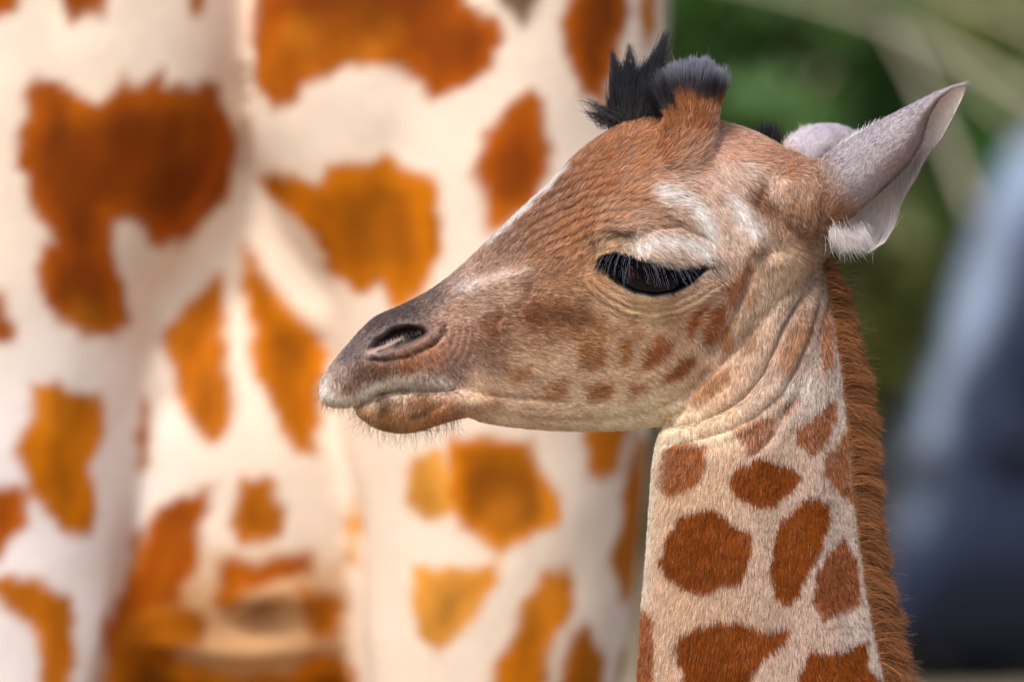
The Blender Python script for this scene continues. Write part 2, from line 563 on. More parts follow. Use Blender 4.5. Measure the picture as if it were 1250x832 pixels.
# raised nostril rim, chin pad, lip roll
ns = sdf(x, y, NOSTRIL)
d += .7 * mm * np.exp(-((ns - 6) / 5.) ** 2) * smooth(-.3, .8, noise(V, .008, 12) + .5)
d += groove(x, y, [(440, 437), (470, 441), (500, 435), (530, 422), (546, 405), (540, 388)], 4, 1.8 * mm, .1)
md_, _ = seg_dist(x, y, MOUTH)
lip_y = np.interp(x, [p[0] for p in MOUTH], [p[1] for p in MOUTH])
d += -2.6 * mm * np.exp(-(md_ / 2.6) ** 2) * (x < 556) * (x > 436)
d += 1.5 * mm * np.exp(-((y - lip_y + 12) / 8.) ** 2) * (x < 545)
d += groove(x, y, [(500, 512), (525, 503), (545, 490)], 5, 2 * mm, .1)
d += noise(V, .0035, 19) * .6 * mm * smooth(22, 8, ns) * smooth(0, 4, ns)
d += fbm(V, .012, 5) * .5 * mm + noise(V, .004, 9) * .12 * mm
side = smooth(0.12, 0.55, np.abs(N[:, 1]))
near_mirror = side
V = V + N * (d * near_mirror)[:, None]
# eye sockets: the lids ride on the ball, the slit is sunk
EC = W(796, 332, -.0440); ER = 0.0305
x, y = PX(V)
for sgn in (1, -1):
    m = (V[:, 1] * sgn < 0) & (np.hypot(x - 795, y - 333) < 90) & (np.abs(N[:, 1]) > .3)
    rr = np.hypot(x[m] - 795, y[m] - 333) * S
    up = smooth(334, 318, y[m])
    R = ER + .0032 + .0030 * up
    rr = np.hypot(x[m] - 795 - 6 * up, y[m] - 333 + 5 * up) * S
    hs = np.where(rr < R, np.abs(EC[1]) + np.sqrt(np.maximum(R * R - rr ** 2, 0)), 0)
    a = np.abs(V[m, 1])
    k = .004
    h = np.clip(.5 + .5 * (hs - a) / k, 0, 1)
    new = a * (1 - h) + hs * h + k * h * (1 - h)
    es = sdf(x[m], y[m], EYE)
    new -= smooth(2.0, -6, es) * .013
    V[m, 1] = -sgn * new
m = np.abs(V[:, 1]) > 0
ns = sdf(x + noise(V, .006, 14) * 2.2, y + noise(V, .006, 15) * 2.2, NOSTRIL)
V[:, 1] -= np.sign(V[:, 1]) * (smooth(2.5, -9, ns) * .020 - .012 * np.exp(-(seg_dist(x, y, [(446, 433), (470, 423), (490, 414)])[0] / 3.5) ** 2) * smooth(0, -4, ns)) * (np.abs(V[:, 1]) > .012)
V = relax(V, E, 2, 0.4)
N = normals(V, Q)

# ---- coat colour as a function of place
BASE = [
 (395, 470, 214, 200, 192), (400, 490, 222, 205, 190), (415, 455, 165, 140, 130), (430, 470, 165, 135, 115), (425, 430, 120, 105, 105), (440, 455, 105, 80, 72), (465, 455, 140, 98, 72),
 (480, 472, 215, 197, 182), (450, 482, 222, 200, 178), (420, 492, 228, 210, 190), (510, 467, 212, 195, 182), (500, 448, 176, 116, 78), (530, 435, 176, 120, 88), (540, 462, 160, 132, 118), (560, 445, 138, 108, 95),
 (455, 395, 104, 88, 86), (490, 376, 100, 86, 84), (530, 358, 122, 102, 96), (555, 345, 150, 128, 118), (480, 512, 190, 136, 78), (470, 495, 105, 70, 42), (515, 490, 140, 96, 60), (500, 520, 196, 142, 86), (540, 508, 190, 134, 88), (450, 507, 198, 150, 98),
 (560, 380, 160, 128, 108), (560, 415, 140, 104, 88), (575, 350, 192, 166, 150), (610, 340, 190, 160, 138), (600, 325, 160, 128, 110), (640, 340, 170, 132, 105), (600, 400, 130, 88, 62), (650, 385, 128, 84, 56), (600, 430, 150, 115, 90), (700, 385, 140, 95, 62),
 (630, 420, 165, 128, 100), (670, 405, 142, 100, 70), (640, 440, 192, 162, 132), (580, 465, 188, 158, 130), (600, 490, 192, 165, 138), (680, 440, 196, 165, 135), (700, 505, 202, 178, 148), (620, 515, 200, 175, 148), (750, 460, 205, 175, 142), (750, 510, 215, 192, 162), (780, 495, 215, 190, 160),
 (640, 275, 150, 110, 86), (620, 300, 140, 108, 92), (680, 240, 150, 110, 85), (700, 215, 158, 110, 78), (660, 310, 160, 116, 85), (700, 280, 170, 120, 82), (730, 230, 172, 120, 80), (740, 195, 168, 115, 76), (700, 320, 165, 120, 84), (680, 350, 168, 126, 92), (725, 345, 178, 138, 100), (760, 175, 165, 110, 70),
 (780, 210, 178, 128, 90), (800, 180, 176, 122, 82), (840, 195, 188, 142, 112), (850, 160, 180, 125, 85), (835, 140, 175, 112, 68), (870, 180, 198, 158, 134), (900, 175, 200, 156, 128), (930, 190, 192, 145, 112), (955, 205, 182, 130, 94), (780, 240, 185, 140, 105), (750, 265, 188, 146, 112),
 (840, 225, 200, 168, 148), (880, 215, 205, 175, 158), (910, 215, 212, 186, 170), (820, 245, 205, 178, 158), (850, 262, 205, 180, 162), (870, 285, 200, 176, 160), (780, 270, 186, 150, 126), (800, 275, 178, 140, 112), (820, 280, 186, 152, 128), (840, 300, 196, 172, 156), (800, 305, 196, 172, 154), (820, 315, 190, 166, 150), (770, 300, 196, 172, 148), (745, 302, 186, 152, 116),
 (895, 260, 222, 205, 194), (912, 280, 226, 210, 200), (890, 300, 200, 172, 154), (880, 270, 196, 165, 146), (920, 235, 150, 108, 82), (935, 255, 150, 112, 88), (940, 225, 205, 178, 160), (925, 300, 178, 148, 126), (930, 330, 200, 172, 146), (960, 320, 205, 178, 148), (950, 275, 165, 128, 102), (970, 250, 178, 136, 106),
 (985, 220, 190, 150, 122), (1005, 250, 140, 104, 84), (1015, 225, 135, 100, 80), (985, 285, 168, 130, 102), (1000, 305, 172, 145, 124), (890, 350, 190, 155, 126), (920, 380, 200, 174, 150), (940, 360, 202, 178, 154), (900, 410, 194, 164, 138), (880, 450, 192, 160, 132), (930, 420, 196, 168, 142), (860, 490, 196, 166, 136), (830, 500, 214, 188, 158),
 (790, 385, 212, 184, 146), (740, 370, 200, 166, 126), (840, 375, 205, 175, 142), (720, 400, 152, 110, 72), (770, 405, 172, 134, 100), (680, 380, 128, 86, 56), (820, 395, 178, 142, 112), (760, 430, 188, 155, 122), (730, 455, 196, 165, 134),
 (815, 530, 226, 204, 176), (870, 520, 212, 186, 158), (930, 490, 205, 180, 158), (960, 440, 188, 158, 138), (985, 385, 172, 140, 120), (1005, 345, 186, 158, 140), (975, 470, 216, 200, 190), (990, 430, 206, 184, 170),
 (800, 560, 232, 214, 190), (830, 610, 212, 180, 146), (815, 740, 210, 178, 146), (880, 570, 206, 176, 146), (880, 740, 202, 170, 140), (930, 640, 200, 172, 148), (920, 720, 198, 168, 146), (980, 580, 202, 176, 158), (1000, 620, 204, 180, 164), (980, 760, 202, 174, 156), (1030, 640, 212, 192, 178), (1050, 700, 218, 200, 188), (1065, 780, 218, 200, 188), (1030, 480, 222, 206, 194), (1022, 380, 214, 196, 184), (940, 560, 200, 172, 150), (800, 830, 210, 178, 148),
]
BP = np.array([(b[0], b[1]) for b in BASE], float); BC = np.array([lin(b[2:]) for b in BASE])
lg = smooth(.22, .38, BC.mean(1))[:, None]; BC = BC * (1 + .20 * lg * (BP[:, :1] < 985)); ck = (smooth(415, 440, BP[:, 1]) * (BP[:, 0] > 565) * (BP[:, 0] < 905) * (BP[:, 1] < 530))[:, None]; BC = BC * (1 + .16 * ck * lg); dk_ = ((BP[:, 0] > 545) & (BP[:, 0] < 890) & (BP[:, 1] < 430))[:, None] * (1 - lg); BC = BC * (1 + .24 * dk_ * np.array([1.0, 1.02, .92])); BC = BC * (1 - .12 * lg) + BC.mean(1, keepdims=True) * .12 * lg
SP_A = lin((148, 76, 12)); SP_B = lin((164, 92, 28)); SP_C = lin((178, 122, 68)); SP_D = lin((160, 86, 22))
SPOTS = [
 ([(812, 546), (835, 540), (858, 543), (858, 565), (845, 588), (820, 598), (802, 592), (800, 570)], SP_B, .95, 3),
 ([(890, 580), (900, 565), (930, 556), (955, 563), (973, 575), (962, 592), (940, 610), (915, 608), (897, 600)], SP_A, 1, 2.5),
 ([(850, 620), (870, 618), (885, 632), (913, 645), (910, 675), (900, 705), (880, 705), (862, 716), (835, 712), (825, 705), (806, 683), (815, 650), (830, 625)], SP_A, 1, 2.5),
 ([(985, 602), (1005, 608), (1008, 630), (998, 660), (980, 695), (962, 728), (945, 722), (937, 695), (942, 650), (950, 630), (970, 615)], SP_A, 1, 2.5),
 ([(1028, 650), (1042, 680), (1045, 730), (1020, 738), (1000, 745), (989, 725), (995, 690), (1010, 668)], SP_A, .95, 2.5),
 ([(828, 772), (850, 757), (880, 752), (905, 752), (925, 762), (958, 760), (950, 778), (925, 795), (905, 832), (895, 870), (832, 880), (835, 810), (825, 790)], SP_A, 1, 2.5),
 ([(985, 785), (1005, 790), (1030, 785), (1052, 775), (1055, 810), (1075, 830), (1080, 880), (960, 880), (975, 805)], SP_A, 1, 2.5),
 ([(786, 735), (795, 750), (797, 790), (793, 832), (780, 880), (765, 800), (774, 740)], SP_B, .95, 2.5),
 ([(1036, 515), (1042, 560), (1036, 604), (1020, 590), (1002, 570), (1008, 548), (1025, 530)], SP_B, .9, 3),
 ([(1018, 480), (1020, 500), (1005, 535), (985, 550), (970, 535), (968, 515), (990, 505), (1008, 485)], SP_B, .9, 3),
 ([(975, 475), (972, 488), (955, 505), (945, 510), (955, 490), (968, 478)], SP_B, .75, 3),
 ([(898, 520), (925, 508), (942, 505), (938, 525), (925, 540), (915, 547), (900, 530)], SP_B, .8, 4),
 ([(1012, 355), (1018, 400), (1014, 440), (1000, 450), (998, 410), (1002, 375)], SP_B, .8, 4),
 ([(960, 400), (985, 385), (985, 420), (965, 450), (945, 445)], SP_C, .7, 6),
 ([(1048, 610), (1058, 650), (1064, 700), (1068, 750), (1060, 740), (1052, 680)], SP_B, .6, 3),
 ([(703, 422), (735, 418), (738, 440), (725, 452), (702, 448)], SP_C, .9, 5),
 ([(752, 415), (770, 412), (765, 440), (750, 450)], SP_C, .95, 5),
 ([(785, 425), (805, 410), (817, 415), (815, 430), (800, 445), (778, 453)], SP_D, .85, 4),
 ([(800, 465), (815, 447), (838, 431), (848, 433), (838, 450), (820, 465)], SP_D, .9, 4),
 ([(862, 378), (880, 366), (884, 382), (870, 413), (855, 420), (850, 405)], SP_D, .9, 3.5),
 ([(832, 400), (850, 372), (860, 372), (850, 395), (838, 412)], SP_D, .9, 3.5),
 ([(710, 468), (745, 467), (742, 485), (715, 490)], SP_C, .9, 5),
 ([(764, 468), (784, 465), (782, 478), (765, 484)], SP_C, .9, 5),
 ([(615, 450), (645, 445), (650, 460), (625, 468)], SP_C, .8, 6),
 ([(660, 470), (685, 460), (690, 485), (662, 488)], SP_C, .8, 6),
 ([(832, 492), (862, 458), (888, 445), (885, 465), (860, 485)], SP_C, .8, 5),
 ([(585, 478), (605, 474), (612, 490), (592, 496)], SP_C, .5, 6), ([(800, 452), (812, 447), (806, 462)], SP_C, .5, 5), ([(690, 405), (730, 398), (742, 408), (712, 414)], SP_C, .6, 6),
 ([(905, 360), (922, 345), (918, 370), (905, 378)], SP_C, .5, 5),
 ([(876, 400), (890, 390), (888, 425), (875, 430)], SP_C, .9, 5),
 ([(903, 415), (922, 400), (920, 425), (906, 435)], SP_C, .45, 5),
 ([(880, 348), (915, 308), (914, 335), (895, 372), (882, 375)], SP_D, .7, 5),
 ([(905, 225), (930, 228), (945, 262), (925, 262)], lin((135, 90, 62)), .6, 7),
]
GREY = lin((92, 80, 82)); BLACK = lin((26, 22, 22))

def coat(P):
    x, y = PX(P)
    wx = noise(P, .006, 21) * 3.0 + noise(P, .0022, 22) * 2.2
    wy = noise(P, .006, 31) * 3.0 + noise(P, .0022, 32) * 2.2
    low = y > 1200
    c = idw(x + wx * 2, y + wy * 2, BP, BC, 4.0)
    # streaks of darker and lighter hair
    st = fbm(P, .010, 41)
    c = c * (1 + .14 * st)[:, None]
    # the forehead's ripples of hair
    fd, _ = seg_dist(x, y, [(585, 455), (690, 348), (735, 326), (800, 316)])
    wm = np.exp(-((x - 690) / 95.) ** 2 - ((y - 260) / 65.) ** 2)
    c = c * (1 + .20 * np.sin((fd + noise(P, .012, 8) * 2.5) * 2 * np.pi / 10.5) * wm)[:, None]
    wm = np.exp(-((x - 810) / 50.) ** 2 - ((y - 195) / 28.) ** 2)
    c = c * (1 + .16 * np.sin((x * .35 + y + wx * 3) * 2 * np.pi / 12) * wm)[:, None]
    far_body = (y > 900) | (x > 1115)
    for poly, col, op, soft in SPOTS:
        s = sdf(x + wx, y + wy, poly) - 2.2 * (poly[0][1] > 500)
        a = (smooth(soft, -soft, s) * op)[:, None]
        c = c * (1 - a) + col * (1 + .30 * st + .12 * noise(P, .03, 55))[:, None] * a
    # patches on the body beyond the neck
    fb = smooth(870, 930, y)[:, None]
    if (y > 870).any():
        g = P / .11; gi = np.floor(g)
        best = np.full(len(P), 9.); sec = np.full(len(P), 9.)
        mk = y > 870
        gm = g[mk]; gim = gi[mk]; b1 = np.full(mk.sum(), 9.); b2 = b1.copy()
        for dx in (-1, 0, 1):
            for dy in (-1, 0, 1):
                for dz in (-1, 0, 1):
                    cc = gim + np.array([dx, dy, dz])
                    ci = cc.astype(np.int64)
                    off = np.stack([_h(ci[:, 0], ci[:, 1], ci[:, 2], s_) for s_ in (1, 2, 3)], 1)
                    dd = np.linalg.norm(cc + off - gm, axis=1)
                    m2 = dd < b1
                    b2 = np.where(m2, b1, np.minimum(b2, dd)); b1 = np.minimum(b1, dd)
        pat = np.zeros(len(P)); pat[mk] = smooth(.12, .2, b2 - b1)
        body = SP_A * pat[:, None] + lin((208, 178, 148)) * (1 - pat)[:, None]
        c = c * (1 - fb) + body * fb
    # dark skin of the nostril, whisker spots of the upper lip
    ns = sdf(x + noise(P, .006, 14) * 2.2, y + noise(P, .006, 15) * 2.2, NOSTRIL)
    a = (smooth(12, 1, ns + 5 * noise(P, .003, 77)) * .75)[:, None]; c = c * (1 - a) + GREY * .75 * a
    a = smooth(1, -4, ns)[:, None]; c = c * (1 - a) + lin((44, 32, 32)) * a
    bd, _ = seg_dist(x, y, [(452, 438), (480, 439), (505, 431), (532, 416), (540, 400)]); a = (np.exp(-((bd + 3 * noise(P, .003, 78)) / 4.5) ** 2) * .7)[:, None]; c = c * (1 - a) + lin((34, 28, 30)) * a
    sd_, _ = seg_dist(x, y, [(448, 432), (475, 420), (505, 408), (518, 402)]); a = (np.exp(-((sd_ + noise(P, .003, 6) * 1.5) / 3.6) ** 2) * .85 * smooth(508, 478, x))[:, None]; c = c * (1 - a) + lin((176, 148, 134)) * a
    lb, _ = seg_dist(x, y, [(393, 482), (410, 490), (432, 489), (447, 479), (465, 470), (490, 465), (520, 466), (545, 468)])
    lw = lb + wx * .8; a = (np.exp(-(lw / 7.) ** 2) * .95)[:, None]; c = c * (1 - a) + lin((248, 240, 230)) * a
    pd, _ = seg_dist(x, y, [(393, 455), (402, 440), (414, 425), (425, 412)])
    a = (np.exp(-(pd / 5.) ** 2) * .6)[:, None]; c = c * (1 - a) + lin((205, 195, 195)) * a
    st2 = np.sin(x * 2 * np.pi / 7 + wx); a = (smooth(.2, .9, st2) * np.exp(-((lb - 2) / 6.) ** 2) * (x > 470) * (x < 550) * .4)[:, None]; c = c * (1 - a) + lin((110, 92, 90)) * a
    dots = noise(P, .0019, 51)
    dm = np.exp(-((y - (np.interp(x, [390, 440, 480, 550], [470, 455, 455, 458]))) / 13.) ** 2) * (x < 556) * (x > 405)
    a = (smooth(.15, .5, dots) * dm * .85)[:, None]; c = c * (1 - a) + lin((70, 52, 48)) * a
    # mouth line
    d_, _ = seg_dist(x, y, MOUTH[2:])
    a = (np.exp(-(d_ / 1.8) ** 2) * .65)[:, None]; c = c * (1 - a) + lin((60, 38, 28)) * a
    # eye rim, dark hair at its back corner, dark crease over its front
    es = sdf(x, y, EYE)
    a = smooth(5, 1, es)[:, None]; c = c * (1 - a) + BLACK * a
    a = (np.exp(-((x - 866) / 17.) ** 2 - ((y - 326) / 11.) ** 2) * (.5 + .5 * smooth(-.2, .2, noise(P, .0025, 61))))[:, None]; c = c * (1 - a) + lin((60, 58, 62)) * a
    a = (np.exp(-((x - 757) / 20.) ** 2 - ((y - 289 - (x - 757) * -.12) / 8.) ** 2))[:, None] * .95; c = c * (1 - a) + lin((58, 42, 36)) * a
    a = (np.exp(-((x - 722) / 5.) ** 2 - ((y - 306) / 9.) ** 2))[:, None] * .6; c = c * (1 - a) + lin((80, 52, 34)) * a
    a = (np.exp(-((x - 678) / 12.) ** 2 - ((y - 338) / 4.) ** 2))[:, None] * .5; c = c * (1 - a) + lin((80, 65, 60)) * a
    a = (np.exp(-((x - 642) / 6.) ** 2 - ((y - 352) / 9.) ** 2))[:, None] * .55; c = c * (1 - a) + lin((100, 66, 45)) * a
    # white hairs on the brow and lid
    for pl, wd, op in (([(800, 236), (830, 242), (853, 262), (864, 290)], 10.5, .95), ([(780, 303), (800, 292), (830, 294), (858, 310)], 9, .95), ([(885, 240), (905, 262), (916, 288)], 6, .7), ([(558, 352), (600, 341), (640, 331)], 5, .4)):
        d_, _ = seg_dist(x, y, pl)
        a = (np.exp(-(d_ / wd) ** 2) * op * (.86 + .14 * noise(P, .003, 71)))[:, None]; c = c * (1 - a) + lin((244, 238, 236)) * a
    # sunlit far edge of the nose bridge, painted into the coat
    d_, _ = seg_dist(x, y, [(598, 300), (640, 258), (690, 212)])
    a = (np.exp(-(d_ / 7.) ** 2) * smooth(-.013, -.006, P[:, 1] + .004 * noise(P, .004, 2)) * .9)[:, None]; c = c * (1 - a) + lin((245, 240, 236)) * a
    d_, _ = seg_dist(x, y, [(1010, 325), (1022, 400), (1033, 470), (1040, 540), (1049, 620), (1058, 700), (1071, 780), (1088, 850)])
    a = (np.exp(-((d_ + wx) / 5.) ** 2) * .7)[:, None]; c = c * (1 - a) + lin((246, 238, 232)) * a  # pale fur along the nape, with its lit rim painted in
    d_, _ = seg_dist(x, y, [(803, 545), (797, 600), (790, 680), (786, 730)])
    a = (np.exp(-(d_ / 9.) ** 2) * .6)[:, None]; c = c * (1 - a) + lin((242, 230, 214)) * a  # lit rim down the front of the neck, painted into the coat
    a = (smooth(826, 808, x + wx * 2) * smooth(160, 148, y + wy) * (x > 730) * .85)[:, None]; c = c * (1 - a) + lin((48, 32, 26)) * a
    return np.clip(c, .003, .9)

CC = coat(V)
calf_root = root_empty('giraffe_calf', (0.4, 0, 0), 'young giraffe calf with a dark tufted head in profile, standing in front of the adult', 'giraffe')
LOC = np.array([0.4, 0, 0])

# the rest of the calf's body, below the picture: one skin with the neck (coarser shapes continue it)
def limb(pts, r, seg=20):
    return tube(pts, r, seg, n=24)
body_parts = [
 tube([(.10, 0, .86), (.28, 0, .93), (.50, 0, .93), (.75, 0, .90), (.95, 0, .90)], [.12, .19, .20, .18, .12], 32, ry=[.09, .13, .145, .13, .09], n=24),
]
for sy in (-1, 1):
    body_parts.append(limb([(.16, sy * .07, .92), (.17, sy * .075, .74), (.17, sy * .075, .48), (.18, sy * .075, .42), (.17, sy * .075, .14), (.18, sy * .075, .08), (.16, sy * .075, .03), (.155, sy * .075, 0)], [.09, .062, .036, .038, .022, .026, .034, .038]))
    body_parts.append(limb([(.92, sy * .07, .92), (.90, sy * .08, .72), (.96, sy * .08, .50), (.98, sy * .08, .44), (.95, sy * .08, .14), (.96, sy * .08, .08), (.94, sy * .08, .03), (.935, sy * .08, 0)], [.12, .085, .038, .040, .023, .026, .034, .038]))
body_parts.append(tube([(1.03, 0, .98), (1.08, 0, .85), (1.09, 0, .62)], [.02, .015, .012], 12, n=10))
BV, BQ = remesh(body_parts, .012)
BV = relax(BV, edges_of(BQ), 3)
BCc = coat(BV)
VV = np.vstack([V, BV]); QQ = np.vstack([Q, BQ + len(V)]); CCC = np.vstack([CC, BCc])
skin = make_mesh('body', VV, QQ, M_SKIN, None, CCC)
skin.parent = calf_root
skin.matrix_parent_inverse = Matrix.Translation(-Vector(LOC))

def under(o, root=calf_root):
    o.parent = root
    o.matrix_parent_inverse = Matrix.Translation(-root.location)
    return o

# ---- fur of head and neck
FLOW = [  # place and direction of the hair (photograph sense, y down)
 (395, 475, .1, 1), (430, 440, -.2, 1), (450, 480, 0, 1), (500, 465, .05, 1), (480, 440, 0, 1), (540, 450, .5, .9), (470, 515, -.55, .8), (520, 505, -.2, 1), (545, 508, -.3, 1), (530, 518, -.3, 1), (560, 503, -.15, 1), (552, 512, -.2, 1), (590, 508, .5, .6), (560, 475, .6, .6),
 (470, 385, 1, -.7), (530, 360, 1, -.65), (600, 310, 1, -.85), (560, 390, 1, .1), (560, 430, .8, .6), (620, 390, 1, .1), (650, 430, 1, .3), (620, 480, 1, .2), (700, 500, 1, 0), (700, 420, 1, .15), (760, 470, 1, .1),
 (640, 290, 1, -.8), (690, 250, 1, -.75), (680, 320, 1, -.5), (740, 210, 1, -.5), (730, 260, .9, -.8), (715, 310, .6, -.9), (730, 350, .9, .5), (700, 360, 1, .1), (790, 180, 1, -.35), (780, 230, 1, -.3), (850, 180, .6, -.8), (880, 200, .3, .9),
 (820, 245, 1, .3), (860, 275, .5, .9), (800, 298, .7, .7), (780, 305, .5, .8), (840, 305, .6, .8), (770, 270, 1, -.2), (790, 385, 1, .1), (850, 370, 1, -.3), (890, 290, .4, 1), (910, 200, .8, .4), (930, 240, .6, .8),
 (960, 200, 1, .1), (980, 235, .2, 1), (1005, 260, .1, 1), (960, 290, .3, 1), (980, 310, .8, .5), (920, 320, .1, 1), (900, 380, -.1, 1), (930, 370, .1, 1), (860, 440, .2, 1), (820, 420, .6, .7), (880, 470, .1, 1), (830, 495, .6, .6), (790, 505, .8, .4),
 (820, 560, -.15, 1), (900, 560, -.1, 1), (980, 500, 0, 1), (1010, 400, 0, 1), (960, 440, -.2, 1), (830, 680, -.1, 1), (920, 700, .0, 1), (1000, 650, .05, 1), (1050, 700, .15, 1), (850, 820, -.05, 1), (1000, 820, .1, 1), (860, 525, .3, 1),
 (840, 130, .05, -1), (860, 120, .2, -1), (780, 130, -.3, -1), (760, 150, -.4, -1), (820, 130, -.1, -1)]
FP = np.array([(f[0], f[1]) for f in FLOW], float)
FDv = np.array([(f[2], f[3]) for f in FLOW], float); FDv /= np.linalg.norm(FDv, axis=1)[:, None]
x, y = PX(V)
wgt = np.where(N[:, 1] < .35, 1.0, 0.30)
wgt = wgt * (y < 960)
es = sdf(x, y, EYE); nsd = sdf(x, y, NOSTRIL)
wgt = wgt * (es > 2.5) * (nsd > 2.5) * np.where(nsd < 18, 1.5, 1)
NH = 500000
rp, rn = sample_surface(V, Q, N, NH, wgt)
hx, hy = PX(rp)
fl = idw(hx, hy, FP, FDv, 3.5)
T = np.stack([fl[:, 0], np.zeros(NH), -fl[:, 1]], 1)
T[:, 1] += noise(rp, .02, 80) * .25
jit = np.stack([noise(rp, .007, 81 + k) for k in range(3)], 1) * .30 + np.stack([noise(rp, .0028, 91 + k) for k in range(3)], 1) * .28
T = T + jit
Ln = idw(hx, hy, [(400, 480), (450, 440), (540, 440), (540, 370), (620, 400), (640, 290), (700, 480), (740, 220), (800, 180), (800, 300), (850, 260), (790, 390), (900, 300), (900, 200), (980, 240), (920, 370), (850, 460), (830, 600), (950, 600), (1020, 500), (900, 780), (1040, 780), (840, 125), (480, 510), (1000, 300), (545, 508), (565, 505)],
         np.array([[3.5], [3.0], [3.6], [3.5], [5.5], [6], [5.0], [9], [10], [7.5], [8], [3.5], [6.5], [8], [6.5], [5.5], [5.5], [7], [7], [8], [8], [8], [13], [5], [5], [3], [3]]), 3)[:, 0] * .001
Ln *= rng.uniform(.65, 1.25, NH)
edge_close = smooth(0, 9, sdf(hx, hy, EYE)); Ln *= .55 + .45 * edge_close; Ln *= .62 + .38 * smooth(4, 16, sdf(hx, hy, NOSTRIL)); Ln *= 1 - .5 * ((hy < 140) & (hx > 760) & (hx < 900))
lift = np.radians(rng.uniform(14, 40, NH))
HP = clump(strands(rp, rn, T, Ln, lift, 4, .14, .55), .0034, .42, 1.2, 3, .0038)
HP = clump(HP, .0075, .22, 1.2, 9, .0055)
hc = coat(rp + rng.normal(0, .0006, (NH, 3)))
br = rng.normal(1.0, .20, NH) * (1 + .10 * noise(rp, .0035, 99))
hc = hc * np.clip(br, .5, 1.6)[:, None]
lum = hc.mean(1, keepdims=True)
gl = (rng.random(NH) < .18)[:, None] * .5 * smooth(.10, .28, lum)
hc = hc * (1 - gl) + lin((240, 228, 220)) * gl
dkh = (rng.random(NH) < np.where(hy > 540, .12, .22))[:, None]; hc = np.where(dkh, hc * .52, hc)
hc = hc * np.where(hy > 540, 1.0, 1.12)[:, None]
under(hair_object('fur', HP, rng.uniform(.00010, .00017, NH), np.clip(hc, 0, .95), M_HAIR, calf_root))

# ---- stray long hairs: rim of the jaw, chin whiskers, lip whiskers
def strand_set(name, pts, dirs, lens, cols, rad, mat, k=6, wob=.1, grav=0.0, spread=0.0, per_point=None, lock=None):
    n = len(pts)
    P = np.zeros((n, k, 3)); P[:, 0] = pts
    d = dirs / np.linalg.norm(dirs, axis=1)[:, None]
    curl = rng.normal(0, wob, (n, 3))
    for j in range(1, k):
        P[:, j] = P[:, j - 1] + d * (lens / (k - 1))[:, None]
        d = d + curl / (k - 1) + np.array([0, 0, -grav / (k - 1)])
        d /= np.linalg.norm(d, axis=1)[:, None]
    if lock: P = clump(P, lock[0], lock[1], 1.2, 5)
    return under(hair_object(name, P, rad, cols if per_point is None else per_point, mat, calf_root, per_point is not None))

m = ((x < 560) & (y > 484) & (x > 392)) | ((x < 440) & (x > 385) & (y > 455))
rp, rn = sample_surface(V, Q, N, 1100, np.where(m, 1.0, 0.0))
dr = rn * .8 + np.array([.1, 0, -.9]) + rng.normal(0, .25, (1100, 3))
hx, hy = PX(rp)
strand_set('whiskers', rp, dr, rng.uniform(.005, .020, 1100) * np.where(hy > 500, 1, .6), np.where(rng.random(1100)[:, None] < .6, lin((150, 112, 72)), lin((60, 42, 34))), .00008, M_HAIR, 6, .5)

sd_, st_ = seg_dist(x, y, [(468, 424), (490, 415), (512, 406)])
rp, rn = sample_surface(V, Q, N, 90, np.where((sd_ < 2.5) & (V[:, 1] < 0), 1.0, 0.0))
strand_set('nostril_hair', rp, np.array([-.1, -.6, 1.0]) + rng.normal(0, .2, (90, 3)), rng.uniform(.002, .0045, 90), np.tile(lin((235, 225, 220)), (90, 1)), .00012, M_HAIR, 4, .2)
# ---- tufts on the two horns
def tuft(name, guides, n, root_c, root_r, y0, col_root, col_mid, col_tip, clump=.75, rad=.00017):
    """guides: (tipx, tipy, weight, spread px, tip y offset)"""
    gw = np.array([g[2] for g in guides], float); gw /= gw.sum()
    gi = rng.choice(len(guides), n, p=gw)
    G = np.array(guides, float)[gi]
    P = np.zeros((n, 7, 3)); 
    a = rng.random(n) * 2 * np.pi; r = np.sqrt(rng.random(n))
    bx = root_c[0] + np.cos(a) * r * root_r[0] + (G[:, 0] - root_c[0]) * .28
    by = root_c[1] + rng.uniform(-1, 1, n) * root_r[1]
    yy = y0 + np.sin(a) * r * root_r[2]
    lenf = rng.uniform(.35, 1.05, n) ** .8
    tx = G[:, 0] + rng.normal(0, 1, n) * G[:, 3] * .6; ty = G[:, 1] + np.abs(rng.normal(0, 1, n)) * G[:, 3] * .5; tyy = y0 + G[:, 4] + rng.normal(0, .003, n)
    sway = rng.normal(0, 2.5, n)
    for j in range(7):
        t = j / 6 * lenf
        e = t ** (1.15)
        X = bx * (1 - t) + tx * e + bx * (t - e) + sway * np.sin(t * 3)
        Yp = by * (1 - t) + ty * t
        pull = 1 - clump * t
        P[:, j, 0] = (X - 625) * S; P[:, j, 2] = ZC + (416 - Yp) * S
        P[:, j, 1] = (y0 + (yy - y0) * pull) * (1 - t) + (tyy * (1 - pull) + yy * pull) * t
    tt = (np.arange(7) / 6)[None, :, None]
    cr, cm, ct = (lin(c)[None, None, :] for c in (col_root, col_mid, col_tip))
    c = np.where(tt < .45, cr + (cm - cr) * (tt / .45), cm + (ct - cm) * ((tt - .45) / .55)) * np.clip(rng.normal(1, .25, n), .4, 1.7)[:, None, None]
    return under(hair_object(name, P, rng.uniform(rad * .7, rad * 1.3, n), c, M_DARKHAIR, calf_root, True))

